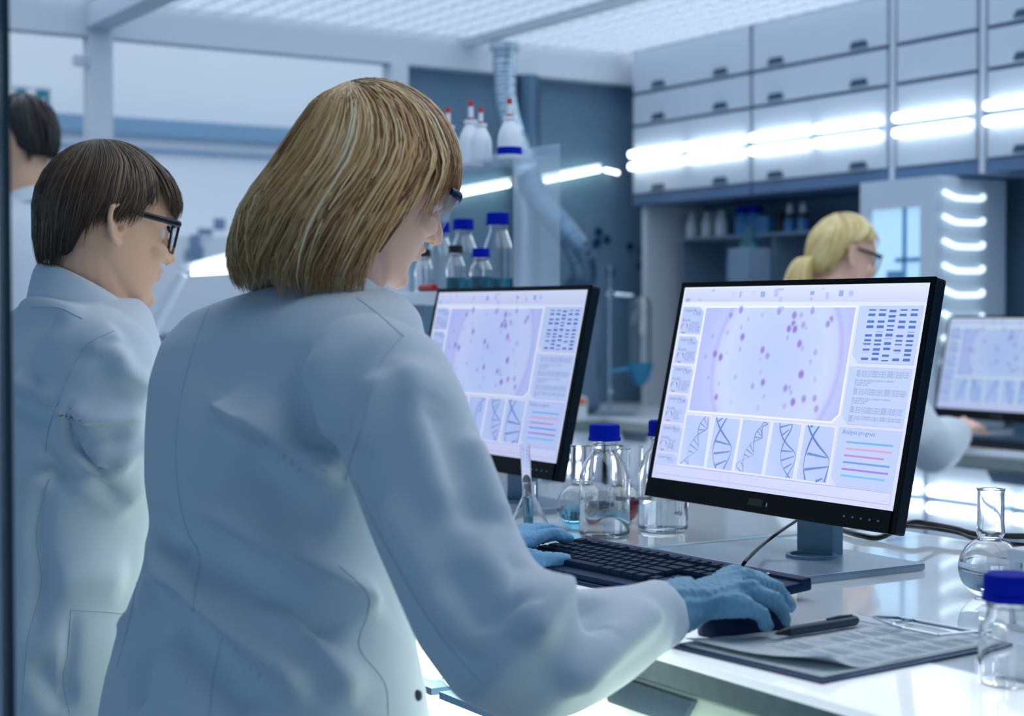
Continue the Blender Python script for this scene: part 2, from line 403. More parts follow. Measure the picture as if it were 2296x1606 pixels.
base_unit(2.36, 3.04, 5.30, 5.99, 'y', 'drawer unit under the back counter behind the second monitor')
e = empty('tube_light', (3.0, 5.29, .70), 'glowing tube pair on the back drawers seen between the two monitors', 'light')
obj('rail', MB().bx(2.6, 3.6, 5.284, 5.2985, .694, .706), 'cabinet_dark', e)
for s in (-1, 1):
    for x0 in (2.62, 3.12):
        obj('tube', MB().tube([(x0, 5.27, .70 + s * .03), (x0 + .46, 5.27, .70 + s * .03)], .0155, 12), 'tube_glow', e, True)
# ================================================================== near bench (island)
ZB = .92
for (y0, y1, lb) in ((.25, 1.962, 'white lit glass bench top carrying the large monitor, mouse and clipboard'), (1.988, 4.25, 'white glass bench top carrying the second monitor and the flasks')):
    e = empty('bench_top', (1.5, (y0 + y1) / 2, ZB - .03), lb, 'worktop')
    obj('glass_plate', MB().bx(1.235, 1.95, y0, y1, ZB - .010, ZB, .002), 'opal_glass', e)
    obj('lit_front_panel', MB().bx(1.035, 1.2345, y0, y1, ZB - .010, ZB, .002), 'opal_lit', e)
    obj('edge_band', MB().bx(1.036, 1.948, y0 + .001, y1 - .001, ZB - .034, ZB - .0101), 'counter_edge', e)
e = obj('joint_strip', MB().bx(1.036, 1.95, 1.9625, 1.9875, ZB - .03, ZB + .004, .003), 'glass_edge'); tag(e, 'clear glossy strip joining the two white bench tops', 'strip')
yb = [.25, 1.02, 1.79, 2.56, 3.33, 4.10]
lb = ['pale drawer unit at the bottom right, under the clipboard', 'pale drawer unit beneath the woman\'s reaching forearm', 'pale drawer unit under the bench between the woman and the man', 'pale drawer unit under the bench before the man', 'pale drawer unit at the far end of the bench']
for i in range(5): base_unit(1.05, 1.93, yb[i] + .003, yb[i + 1] - .003, 'x', lb[i], body='drawer_near', front='drawer_near', zt=ZB - .036)
for (a_, b2), w in zip([(1.05, 1.42), (1.44, 1.80), (1.82, 2.2), (2.22, 2.6)],
                       ['tube pair on the near drawers under the clipboard', 'tube pair on the near drawers under the woman\'s forearm', 'glowing tube pair on the near drawers right of the woman\'s hip', 'tube pair on the near drawers hidden behind the woman']):
    light_strip(1.046, a_, b2, .79, w, 'tube_warm', group='tube lights on the near bench')
e = obj('rail', MB().bx(1.036, 1.049, 1.0, 2.9, .722, .738), 'gold_rail'); tag(e, 'golden rail along the near drawers below the glowing tubes', 'rail')
# ================================================================== monitors
W_, H_, TB = .542, .345, (.008, .008, .008, .030)     # outer size; bezel left, right, top, bottom
tilt = math.atan2(.074, .337)
# local frame of the tilted head: x = screen right, y = up, z = towards the viewer
HEADM = Matrix((( 0, math.sin(tilt), -math.cos(tilt)), (-1, 0, 0), (0, math.cos(tilt), math.sin(tilt)))).to_4x4()
class UI:
    """flat screen print: coloured polygons in screen metres (x right, y up, z lift)"""
    def __init__(s, w, h): s.v = []; s.f = []; s.c = []; s.w = w; s.h = h; s.z = 0.0
    def poly(s, pts, col, cols=None, z=None):
        o = len(s.v); z = s.z if z is None else z
        s.v += [(p[0], p[1], z) for p in pts]; s.f.append(tuple(range(o, o + len(pts))))
        s.c += (cols if cols else [col] * len(pts))
    def blob(s, c, rx, ry, col, edge, n=18, z=None, ang=0):
        z = s.z if z is None else z
        rings = [(0.0, 0.0), (.45, .12), (.75, .55), (1.0, 1.0)]
        o = len(s.v); s.v.append((c[0], c[1], z)); s.c.append(col)
        for (r, k) in rings[1:]:
            for j in range(n):
                t = 2 * math.pi * j / n; x = rx * r * math.cos(t); y = ry * r * math.sin(t)
                s.v.append((c[0] + x * math.cos(ang) - y * math.sin(ang), c[1] + x * math.sin(ang) + y * math.cos(ang), z))
                s.c.append(tuple(a * (1 - k) + b * k for a, b in zip(col, edge)))
        for j in range(n): s.f.append((o, o + 1 + j, o + 1 + (j + 1) % n))
        for q in range(2):
            a = o + 1 + q * n; b = a + n
            for j in range(n): s.f.append((a + j, b + j, b + (j + 1) % n, a + (j + 1) % n))
    def line(s, pts, w, col, z=None):
        pts = [Vector((p[0], p[1], 0)) for p in pts]
        ws = w if hasattr(w, '__len__') else [w] * len(pts)
        L = []; R = []
        for i, p in enumerate(pts):
            t = (pts[min(i + 1, len(pts) - 1)] - pts[max(i - 1, 0)]).normalized(); n = Vector((-t.y, t.x, 0))
            L.append(p + n * ws[i] / 2); R.append(p - n * ws[i] / 2)
        for i in range(len(pts) - 1): s.poly([L[i], L[i + 1], R[i + 1], R[i]], col, z=z)
    def text(s, txt, pos, size, col, sx=1.0, right=False, z=None):
        z = s.z if z is None else z
        cu = bpy.data.curves.new('t', 'FONT'); cu.body = txt; cu.size = size; cu.resolution_u = 1
        cu.align_x = 'RIGHT' if right else 'LEFT'
        o = bpy.data.objects.new('t', cu); COL.objects.link(o)
        me = o.to_mesh(); k = len(s.v)
        for v in me.vertices: s.v.append((pos[0] + v.co.x * sx, pos[1] + v.co.y, z)); s.c.append(col)
        for p in me.polygons: s.f.append(tuple(i + k for i in p.vertices))
        o.to_mesh_clear(); bpy.data.objects.remove(o); bpy.data.curves.remove(cu)
    def mesh(s, name):
        me = bpy.data.meshes.new(name); me.from_pydata(s.v, [], s.f); me.update()
        ca = me.color_attributes.new('Col', 'FLOAT_COLOR', 'POINT')
        ca.data.foreach_set('color', np.array(s.c, dtype=np.float32).ravel()); return me
def homog(src, dst):
    A = []
    for (x, y), (u, v) in zip(src, dst):
        A += [[x, y, 1, 0, 0, 0, -u * x, -u * y], [0, 0, 0, x, y, 1, -v * x, -v * y]]
    b = [c for p in dst for c in p]; h = np.linalg.solve(np.array(A, float), np.array(b, float)); return np.append(h, 1).reshape(3, 3)
AW = W_ - TB[0] - TB[1]; AH = H_ - TB[2] - TB[3]
# photo pixels of the four screen corners -> metres on the screen
scr = [(1530.7, 636.7), (2084.7, 631.9), (2007.8, 1176), (1459.8, 1089.4)]
HM = homog(scr, [(0, AH), (AW, AH), (AW, 0), (0, 0)])
def sp(px, py):
    q = HM @ np.array([px, py, 1.0]); return (q[0] / q[2], q[1] / q[2])
zo = lambda x, y: sp(1400 + x / 2.509, 600 + y / 2.509)      # coordinates read off three enlargements of the screen
zi = lambda x, y: sp(1470 + x / 4.686, 640 + y / 4.686)
zd = lambda x, y: sp(1460 + x / 5.218, 900 + y / 5.218)
zg = lambda x, y: sp(1880 + x / 4.722, 660 + y / 4.722)
def build_ui():
    U = UI(AW, AH); C = lin
    bg = C(226, 232, 255); U.z = 0
    U.poly([(0, 0), (AW, 0), (AW, AH), (0, AH)], bg, [C(206, 214, 254), C(216, 222, 255), C(224, 238, 255), C(234, 244, 255)])
    U.z = .0002
    tb = C(206, 216, 250)
    U.poly([zo(335, 100), zo(1712, 88), zo(1702, 195), zo(322, 178)], tb, [C(216, 226, 255), C(226, 236, 255), C(214, 220, 252), C(204, 212, 250)])
    U.z = .0004
    for (x, y, w, h, k) in [(492, 112, 18, 16, 2), (604, 138, 22, 34, 1), (645, 138, 9, 34, 3), (655, 124, 16, 7, 2), (722, 132, 24, 36, 1), (772, 138, 26, 34, 3), (848, 132, 24, 44, 2), (868, 110, 44, 12, 2),
                            (872, 170, 18, 28, 2), (1052, 134, 24, 24, 3), (1046, 168, 20, 18, 2), (1112, 110, 20, 14, 1), (1136, 152, 18, 40, 2), (1215, 138, 26, 36, 3), (1271, 138, 26, 34, 2), (348, 167, 20, 20, 3), (415, 167, 20, 18, 2), (1240, 168, 24, 20, 1), (970, 168, 20, 18, 1)]:
        col = [C(206, 218, 252), C(184, 202, 250), C(158, 180, 240)][k - 1]
        U.poly([zo(x - w / 2, y - h / 2), zo(x + w / 2, y - h / 2), zo(x + w / 2 - 3, y + h / 2), zo(x - w / 2 - 3, y + h / 2)], col)
    pane = C(188, 206, 250); dk = C(96, 122, 190); edge = C(160, 178, 236)
    def panel(pts, col=pane, shades=None):
        P = [zo(*p) for p in pts]; U.z = .0002; U.line(P + [P[0]], .0009, edge); U.z = .0004; U.poly(P, col)
    codes = [('1.335', ('CSF1PO', 'D2S1338', 'D3S1358')), ('1.336', ('D5S818', 'D7S820', 'D8S1179')), ('1.337', ('D13S317', 'D16S539', 'D18S51')), ('1.338', ('D21S11', 'FGA', 'TH01')), ('1.339', ('TPOX', 'vWA', 'AMEL'))]
    pans = [[(322, 210), (415, 213), (435, 240), (415, 372), (298, 365)], [(300, 385), (388, 390), (405, 418), (383, 548), (270, 540)], [(268, 560), (362, 568), (378, 590), (352, 725), (243, 712)],
            [(240, 735), (335, 742), (350, 768), (325, 903), (215, 888)], [(210, 910), (305, 918), (320, 945), (296, 1080), (186, 1065)]]
    for P, (num, cc) in zip(pans, codes):
        panel(P); U.z = .0006
        x0, y0 = P[0]
        U.text('Sample Nr.', zo(x0 + 6, y0 + 27), .0076, dk, .95); e = zo(P[2][0] - 14, y0 + 50); U.text(num, e, .0092, dk, 1, True)
        U.text('Results:', zo(x0 - 5, y0 + 84), .0070, dk, .95)
        for i, t in enumerate(cc): U.text(t, zo(x0 + 33 - i * 3, y0 + 108 + i * 20), .0076, C(112, 138, 204), .95)
        c = zo(x0 + 5, y0 + 124); r = .0078
        for k in range(3):
            a0 = math.radians(90 + 120 * k + 18); pts = [(c[0] + r * math.cos(a0 + t), c[1] + r * 1.02 * math.sin(a0 + t)) for t in np.linspace(0, 1.45, 7)]
            U.line(pts, [.0006, .0014, .002, .0024, .002, .0014, .0006], C(186, 130, 140) if k == 1 else C(150, 132, 172))
    panel([(182, 1085), (275, 1095), (292, 1118), (285, 1148), (175, 1138)]); U.z = .0006
    U.text('Server Status:', zo(190, 1110), .0066, dk, .95); U.text('Online', zo(276, 1138), .0066, C(130, 176, 236), 1, True)
    # culture dish picture
    U.z = .0003; fr = [(445, 206), (1306, 213), (1216, 864), (1170, 914), (350, 838)]; U.poly([zo(*p) for p in fr], C(246, 250, 255))
    pic = [zo(*p) for p in [(452, 216), (1298, 223), (1208, 860), (1165, 904), (358, 828)]]
    pur = C(190, 200, 252); U.z = .0005; U.poly(pic, pur)
    cen = Vector(zo(838, 548)); rd = (Vector(zo(1220, 520)) - cen).length
    inside = lambda p: all(((pic[(i + 1) % 5][0] - pic[i][0]) * (p[1] - pic[i][1]) - (pic[(i + 1) % 5][1] - pic[i][1]) * (p[0] - pic[i][0])) <= 0 for i in range(5))
    def clip(poly):
        out = poly
        for i in range(5):
            a = Vector(pic[i]); b = Vector(pic[(i + 1) % 5]); d = b - a
            sd = lambda p: -(d.x * (p[1] - a.y) - d.y * (p[0] - a.x))
            res = []
            for j in range(len(out)):
                p, q = out[j], out[(j + 1) % len(out)]; sp_, sq = sd(p), sd(q)
                if sp_ >= 0: res.append(p)
                if sp_ * sq < 0: t = sp_ / (sp_ - sq); res.append((p[0] + (q[0] - p[0]) * t, p[1] + (q[1] - p[1]) * t))
            out = res
            if len(out) < 3: return None
        return out
    stops = [(0, C(190, 208, 255)), (.45, C(196, 213, 255)), (.8, C(204, 219, 255)), (.93, C(202, 215, 254)), (.975, C(190, 198, 250)), (1.0, C(184, 188, 247)), (1.04, C(192, 204, 254)), (1.3, C(184, 196, 253))]
    def tint(p):
        q = math.hypot(p[0] - cen.x, (p[1] - cen.y) / 1.02) / rd; return tuple(float(np.interp(q, [w[0] for w in stops], [w[1][i] for w in stops])) for i in range(4))
    xs = np.linspace(min(p[0] for p in pic), max(p[0] for p in pic), 91); yq = np.linspace(min(p[1] for p in pic), max(p[1] for p in pic), 61)
    for i in range(90):
        for j in range(60):
            pl = clip([(xs[i], yq[j]), (xs[i], yq[j + 1]), (xs[i + 1], yq[j + 1]), (xs[i + 1], yq[j])])
            if pl: U.poly(pl, None, [tint(p) for p in pl], z=.0006)
    U.z = .00100
    dots = [(775, 300, 25, .7), (885, 245, 28, .8), (1290, 265, 28, .7), (1320, 240, 18, .4), (1450, 310, 30, .9), (1523, 310, 22, .5), (1640, 265, 26, .7), (1840, 360, 26, .8), (1805, 410, 26, .8), (1440, 405, 28, .9),
            (1395, 460, 28, 1), (1458, 465, 30, 1), (1545, 420, 26, .6), (1575, 455, 18, .3), (905, 545, 30, .95), (890, 440, 20, .35), (745, 495, 22, .35), (585, 535, 20, .4), (965, 345, 18, .25), (1110, 305, 20, .3), (1380, 560, 20, .4),
            (1508, 630, 30, .9), (1540, 680, 20, .4), (615, 730, 28, .9), (675, 770, 30, 1), (515, 760, 22, .4), (740, 725, 18, .2), (880, 685, 22, .35), (1118, 692, 28, .9), (1172, 760, 26, .7), (1098, 795, 16, .25),
            (1678, 725, 24, .5), (1625, 835, 22, .3), (1530, 970, 32, 1), (1675, 1030, 20, .3), (545, 997, 20, .35), (832, 995, 22, .35), (660, 1068, 20, .25), (1018, 1095, 26, .5), (1127, 1055, 28, .9), (1100, 940, 22, .25),
            (1365, 1125, 28, .8), (1405, 1120, 22, .5), (1425, 1170, 20, .4), (632, 1215, 26, .9), (1140, 1215, 20, .35), (790, 1275, 20, .2), (1447, 1280, 30, 1), (1560, 1245, 28, .8), (1675, 1240, 26, .7), (1695, 1360, 26, .7),
            (1355, 1325, 24, .4), (1078, 1340, 22, .3)]
    base = C(200, 215, 255)
    for i, (x, y, r, k) in enumerate(dots):
        c = zi(x, y); base = tint(c); col = tuple(a * (1 - k) + b * k for a, b in zip(base, C(150, 124, 214)))
        U.blob(c, r * .000235, r * .000265, col, base, z=.0010 + (i % 3) * .00004)
    # gel bands
    panel([(1320, 218), (1680, 220), (1625, 572), (1312, 555), (1282, 505)], C(196, 214, 252)); U.z = .0006
    cols = [(355, [(168, 16, 1), (222, 28, 1), (298, 28, 1), (356, 32, 1), (454, 26, 1), (508, 24, 1), (549, 16, 1), (612, 22, 1), (640, 12, .25), (715, 28, 1)]),
            (465, [(170, 16, 1), (223, 30, 1), (300, 26, 1), (358, 32, 1), (414, 12, .5), (454, 32, 1), (512, 24, 1), (556, 22, 1), (612, 30, 1), (662, 26, 1), (720, 30, 1)]),
            (573, [(183, 28, 1), (242, 28, 1), (292, 28, 1), (349, 20, 1), (394, 22, 1), (452, 32, 1), (492, 12, .5), (547, 32, 1), (606, 28, 1), (684, 26, 1), (740, 14, 1)]),
            (688, [(172, 16, 1), (228, 28, 1), (305, 28, 1), (364, 32, 1), (464, 26, 1), (518, 22, 1), (562, 16, 1), (627, 22, 1), (655, 12, .25), (731, 30, 1)]),
            (803, [(173, 18, 1), (228, 30, 1), (307, 26, 1), (366, 32, 1), (423, 14, .5), (464, 32, 1), (522, 24, 1), (568, 22, 1), (628, 30, 1), (678, 28, 1), (735, 32, 1)])]
    for cx, bars in cols:
        for (y, h, k) in bars:
            x = cx - .147 * (y - 170); d = .147 * h / 2; cc = tuple(a * (1 - k) + b * k for a, b in zip(C(196, 214, 252), C(88, 122, 208)))
            U.poly([zg(x - 37 + d, y - h / 2 - 1), zg(x + 37 + d, y - h / 2 + 1), zg(x + 37 - d, y + h / 2 + 1), zg(x - 37 - d, y + h / 2 - 1)], cc)
    # log text
    panel([(1268, 578), (1622, 597), (1568, 950), (1258, 920), (1228, 872)], C(196, 214, 252)); U.z = .0006
    A_ = 'AND_Group_2113 Analysis progress_(AF58)1-0_Results Positive'; N_ = A_.replace('Positive', 'Negative')
    log = [A_, A_, A_, '-', 'Exporting Analysis Data_Destination Confirmed_', 'Executing Successful!', 'Creating Log File..', '0', A_, N_, A_, '-', 'Exporting Analysis Data_Destination Confirmed_', 'Executing Successful!', 'Creating Log File..', '0', A_, A_, A_, '-', A_, A_, 'AND_0-']
    for i, t in enumerate(log):
        y = 862 + (1418 - 862) * i / 22; x = 195 - 87 * i / 22
        U.text(t, zg(x, y), .0043, C(104, 130, 196), .86)
    # analysis progress
    panel([(1215, 940), (1568, 972), (1512, 1330), (1200, 1285), (1172, 1232)], C(194, 212, 253)); U.z = .0006
    U.text('Analysis progress:', zo(1230, 977), .0094, C(104, 134, 200), .95)
    for (a, b, col) in [((1255, 1027), (1520, 1055), C(124, 184, 250)), ((1250, 1066), (1512, 1095), C(222, 172, 212)), ((1242, 1106), (1468, 1134), C(204, 146, 206)), ((1237, 1146), (1500, 1180), C(118, 164, 244)), ((1230, 1187), (1493, 1222), C(168, 140, 226)), ((1223, 1225), (1473, 1260), C(128, 198, 250))]:
        U.line([zo(*a), zo(*b)], .0027, col)
    # helix pictures
    for P in ([(348, 855), (485, 868), (448, 1168), (305, 1150)], [(510, 872), (655, 885), (605, 1195), (460, 1172)], [(668, 886), (825, 902), (775, 1218), (622, 1195)], [(842, 905), (1002, 920), (952, 1245), (793, 1222)], [(1022, 922), (1192, 940), (1145, 1275), (972, 1248)]):
        U.z = .0003; U.poly([zo(P[0][0] - 7, P[0][1] - 6), zo(P[1][0] + 7, P[1][1] - 6), zo(P[2][0] + 7, P[2][1] + 8), zo(P[3][0] - 7, P[3][1] + 8)], C(232, 240, 255))
        U.z = .0005; U.poly([zo(*p) for p in P], pane, [C(186, 208, 252), C(192, 212, 252), C(186, 204, 252), C(198, 216, 254)])
        q = P[1]; U.z = .0006; U.poly([zo(q[0] - 16, q[1] - 1), zo(*q), zo(q[0] - 4, q[1] + 34)], C(226, 206, 226))
    hx = C(104, 134, 206); U.z = .0007
    A = [([(640, 232), (580, 310), (550, 400), (545, 480), (552, 560), (550, 620), (520, 680), (430, 740), (340, 825)], [(665, 240), (660, 350), (640, 400), (545, 465), (490, 530), (445, 600), (430, 690), (430, 770), (432, 835)],
          [((620, 262), (655, 350)), ((578, 325), (650, 385)), ((555, 400), (640, 408)), ((495, 520), (550, 600)), ((455, 585), (540, 655)), ((440, 665), (495, 690)), ((395, 780), (430, 830))], 1.0),
         ([(760, 245), (790, 350), (840, 450), (905, 550), (940, 620), (935, 690), (905, 780), (850, 895)], [(885, 258), (820, 380), (760, 510), (730, 620), (725, 710), (735, 800), (760, 885)],
          [((785, 300), (840, 255)), ((755, 545), (920, 592)), ((735, 700), (925, 678)), ((755, 845), (885, 790))], 1.9),
         ([(1325, 312), (1285, 380), (1240, 430), (1215, 510), (1205, 600), (1205, 680), (1190, 730), (1080, 780), (1000, 850), (1060, 930)], [(1325, 315), (1370, 340), (1310, 372), (1302, 470), (1300, 515), (1200, 560), (1140, 620), (1100, 700), (1085, 780), (1080, 930)],
          [((1285, 400), (1300, 470)), ((1250, 430), (1305, 500)), ((1225, 500), (1295, 515)), ((1160, 595), (1205, 690)), ((1120, 650), (1195, 720)), ((1095, 715), (1150, 745)), ((1060, 815), (1080, 865))], 1.0),
         ([(1512, 322), (1515, 400), (1550, 520), (1620, 620), (1680, 680), (1700, 740), (1690, 810), (1650, 900), (1590, 1010)], [(1660, 340), (1640, 420), (1580, 530), (1540, 640), (1525, 740), (1530, 820), (1570, 920), (1635, 1015)],
          [((1520, 380), (1650, 345)), ((1535, 485), (1620, 410)), ((1535, 675), (1665, 685)), ((1530, 795), (1690, 742)), ((1565, 895), (1655, 835))], 1.4),
         ([(1845, 357), (1885, 470), (1960, 600), (2060, 730), (2095, 800), (2085, 900), (2040, 1070)], [(1975, 372), (1900, 500), (1840, 650), (1805, 790), (1795, 900), (1815, 1040)],
          [((1840, 710), (2065, 765)), ((1805, 910), (2080, 880)), ((1940, 1060), (2020, 1025)), ((1870, 378), (1905, 368))], 2.1)]
    for (a, b, rung, k) in A:
        for s_ in (a, b):
            sm = spline([(p[0], p[1], 0) for p in s_], 28)
            U.line([zd(p.x, p.y) for p in sm], [.0011 * k * (1 + .5 * math.sin(i / 4.0)) for i in range(28)], hx)
        for (p, q) in rung: U.line([zd(*p), zd(*q)], [.0019 * k, .0010 * k], C(116, 146, 214))
    U.z = .0004
    U.line([zo(170, 1146), zo(1512, 1338)], .0006, C(150, 152, 206)); U.line([zo(165, 1200), zo(1500, 1408)], .0006, C(160, 162, 214))
    U.line([zo(1512, 1338), zo(1502, 1408)], .0006, C(150, 152, 206)); U.line([zo(172, 1146), zo(165, 1200)], .0006, C(180, 182, 226))
    for (x, y, w, h) in [(540, 1230, 22, 60), (590, 1235, 14, 50), (750, 1240, 18, 30), (970, 1310, 30, 10), (1080, 1325, 40, 10), (1470, 1383, 26, 10)]:
        U.poly([zo(x - w / 2, y - h / 2), zo(x + w / 2, y - h / 2), zo(x + w / 2 - 2, y + h / 2), zo(x - w / 2 - 2, y + h / 2)], C(210, 212, 250))
    return U.mesh('screen')
UIM = build_ui()
def make_monitor(label, group):
    """local: origin on the bench below the stand, x away from the viewer, y along the bench"""
    r = empty('computer_monitor', (0, 0, 0), label, 'monitor', group)
    hd = Matrix.Translation((-.045, .329, .065)) @ HEADM       # screen lower-left corner; local y is up the screen
    def put(name, mb, m, par, **k):
        me = mb.mesh(name, k.get('smooth', False)); me.transform(hd); return link(name, me, m, par, True)
    cs = MB().bx(0, W_, 0, H_, -.022, -.0025, .004)
    cs.bx(.09, W_ - .09, .05, H_ - .06, -.045, -.020, .012)
    casing = put('casing', cs, 'monitor_side', r)
    fb = MB(); l, rr, t, b = TB
    fb.bx(0, l, 0, H_, -.003, 0).bx(W_ - rr, W_, 0, H_, -.003, 0).bx(l, W_ - rr, H_ - t, H_, -.003, 0).bx(l, W_ - rr, 0, b, -.003, .0025)
    bz = put('bezel', fb, 'bezel', r)
    put('logo_plate', MB().bx(W_ / 2 - .02, W_ / 2 + .012, .010, .020, .0024, .0029), 'black_plastic', bz)
    put('power_light', MB().bx(W_ / 2 + .020, W_ / 2 + .0212, .011, .016, .0024, .003), 'white_print', bz)
    bt = MB()
    for k in range(5): bt.bx(W_ - .03 - k * .016, W_ - .027 - k * .016, .013, .0155, .0024, .0028)
    put('menu_buttons', bt, 'stand_dark', bz)
    me = UIM.copy(); me.name = 'screen'; me.transform(hd @ Matrix.Translation((l, b, -.0015))); sc = link('screen', me, 'screen_bright', r, True, 'lit screen showing a culture dish, DNA strands, gel bands and sample panels')
    # stand
    nk = MB().bx(.012, .034, -.037, .037, .008, .30, .003).bx(.0, .03, -.05, .05, .17, .26, .004)
    obj('stand_neck', nk, 'stand_dark', r, local=True)
    obj('stand_base', MB().bx(-.155, .075, -.155, .155, 0, .011, .004), 'stand_metal', r, local=True)
    obj('cable_ring', MB().lathe([(.030, 0), (.036, 0), (.036, .004), (.030, .004)], (-.02, -.03, .0112), 28, closed=True), 'stand_dark', r, True, local=True)
    return r
m1 = make_monitor('large near monitor right of the woman showing culture dish and DNA panels', 'bench monitors'); m1.location = (1.595, 1.756, ZB + .0002)
m2 = copy_tree(m1); m2.location = (1.595, 2.553, ZB + .0002); m2['label'] = 'second monitor farther along the bench, half hidden by the woman\'s shoulder'
for ch in m2.children:
    if ch.name.startswith('screen'): ch.material_slots[0].link = 'OBJECT'; ch.material_slots[0].material = M['screen_mid']
m3 = copy_tree(m1); m3.location = (4.16, 3.59, ZC + .0002); m3['label'] = 'blurred monitor on the far counter before the blonde woman'
for ch in m3.children:
    if ch.name.startswith('screen'): ch.material_slots[0].link = 'OBJECT'; ch.material_slots[0].material = M['screen_far']
# cables behind the large monitor and over the keyboard
def cable(name, pts, r, label, n=40):
    o = obj(name, MB().tube(spline(pts, n), r, 8), 'cable_black', None, True); tag(o, label, 'cable'); return o
cable('keyboard_cable', [at(1660, 1276, Z=.945), at(1675, 1255, Z=.965), at(1710, 1222, d=2.30), at(1745, 1195, d=2.36), at(1790, 1165, d=2.42)], .0024, 'thin black cable curving up from the keyboard to the large monitor')
cable('power_cable', [at(1890, 1190, Z=.926), at(1930, 1201, Z=.926), at(1975, 1205, Z=.926), at(2040, 1173, X=1.90), at(2085, 1176, X=1.93), at(2140, 1186, X=1.93), at(2200, 1200, X=1.93), at(2320, 1203, X=1.94)], .0046, 'thick black power cable leaving the large monitor to the right')
cable('signal_cable', [at(2030, 1180, X=1.80), at(2100, 1187, X=1.90), at(2150, 1196, X=1.92), at(2200, 1212, Z=.93), at(2330, 1225, Z=.926)], .0030, 'thinner black signal cable beside the power cable')
# ================================================================== keyboard
kb = empty('keyboard', (1.289, 1.729, ZB + .0022), 'black full-size keyboard on the bench under the woman\'s hands', 'keyboard', rz=math.atan2(-.998, .0618))
kt = Matrix.Rotation(math.radians(4.0), 4, 'X')
kme = MB().bx(-.222, .222, -.082, .080, .004, .017, .004).bx(-.222, .222, .062, .080, .010, .021, .004).mesh('case'); kme.transform(kt); link('case', kme, 'key_base', kb, True)
lipm = MB().bx(-.18, .18, -.090, -.0825, .004, .0095, .003).mesh('front_lip'); lipm.transform(kt); link('front_lip', lipm, 'key_base', kb, True)
U_ = .0187; keymesh = {}
def key(x, y, w, hh=1.0):
    k_ = (w, hh)
    if k_ not in keymesh:
        a, b = w * U_ / 2 - .0006, hh * U_ / 2 - .0006; t, s = .0035, .0028
        m_ = MB(); ring = lambda qa, qb, z: [Vector((x_, y_, z)) for x_, y_ in ((-qa, -qb), (qa, -qb), (qa, qb), (-qa, qb))]
        m_.rings([ring(a, b, .0), ring(a - .0006, b - .0006, .004), ring(a - s * .8, b - s * .8, .0078), ring(a - s * 1.3, b - s * 1.3, .0074)]); keymesh[k_] = m_.mesh('key')
    o = link('key', keymesh[k_], 'key_black', kb, True)
    o.matrix_basis = kt @ Matrix.Translation((x, y, .0165))
x00 = -.213
def row(y, seq, hh=1.0):
    x = x00
    for w in seq:
        if w < 0: x += -w * U_
        else: key(x + w * U_ / 2, y, w); x += w * U_
row(.050, [1, -1, 1, 1, 1, 1, -.5, 1, 1, 1, 1, -.5, 1, 1, 1, 1, -.25, 1, 1, 1])
row(.0235, [1] * 13 + [2, -.25, 1, 1, 1, -.25, 1, 1, 1, 1])
row(.0048, [1.5] + [1] * 12 + [1.5, -.25, 1, 1, 1, -.25, 1, 1, 1])
row(-.0139, [1.75] + [1] * 11 + [2.25, -3.5, 1, 1, 1])
row(-.0326, [2.25] + [1] * 10 + [2.75, -1.25, 1, -1.25, 1, 1, 1])
row(-.0513, [1.25, 1.25, 1.25, 6.25, 1.25, 1.25, 1.25, 1.25, -.25, 1, 1, 1, -.25, 2, 1])
key(x00 + 22 * U_, -.00455, 1, 2.0); key(x00 + 22 * U_, -.04195, 1, 2.0)
ld = MB()
for i in range(3): ld.ell((x00 + (19.2 + i * .8) * U_, .050, .024), (.0028, .002, .0012), n=8, m=6)
lm = ld.mesh('status_lights', True); lm.transform(kt); link('status_lights', lm, 'steel', kb, True)
# ================================================================== mouse
mp = at(1668, 1396, Z=.932); ms = empty('computer_mouse', (mp.x, mp.y, ZB), 'dark blue computer mouse under the woman\'s gloved right hand', 'mouse', rz=math.radians(-6))
R_ = []
for k in range(13):
    t = k / 12; x = -.056 + .112 * t; w = .031 * math.sqrt(max(.02, 1 - (2 * t - 1) ** 4)) * (1 - .06 * math.sin(math.pi * t)); hgt = .033 * math.sqrt(max(.03, 1 - (2 * t - .9) ** 2 * .75)) * (1 if t < .98 else .7)
    R_.append([Vector((x, w * math.cos(th), .0015 + max(0, hgt * math.sin(th)) ** .9 if math.sin(th) > 0 else .0015)) for th in np.linspace(0, 2 * math.pi, 20, endpoint=False)])
obj('shell', MB().rings(R_), 'key_base', ms, 50, local=True)
obj('scroll_wheel', MB().lathe([(.004, -.003), (.009, -.003), (.009, .003), (.004, .003)], (.03, 0, .028), 18, Matrix.Rotation(math.pi / 2, 3, 'X'), closed=True), 'cable_black', ms, True, local=True)
# ================================================================== clipboard, papers, pen
e1 = Vector((.9961, .088, 0)).normalized(); e2 = Vector((-e1.y, e1.x, 0)); o0 = Vector((1.073, 1.160, 0))
cb = empty('clipboard', (o0.x + .145, o0.y + .12, ZB), 'dark blue clipboard at the front of the bench beside the mouse', 'clipboard')
def board(name, a0, a1, b0, b1, z0, z1, m_, par, lift=None):
    P = [o0 + e1 * a + e2 * b for a, b in ((a0, b0), (a1, b0), (a1, b1), (a0, b1))]
    return obj(name, MB().prism([(p.x, p.y, z0) for p in P], (0, 0, 1), z1 - z0), m_, par)
board('board', 0, .297, 0, .213, ZB + .0004, ZB + .0034, 'board_blue', cb)
cw = MB(); zt_ = ZB + .012
wl = lambda a, b, z: (o0 + e1 * a + e2 * b) + Vector((0, 0, z))
cw.tube([wl(.235, .05, zt_), wl(.235, .105, zt_), wl(.238, .112, zt_ + .003), wl(.290, .128, zt_ - .002)], .0017, 6)
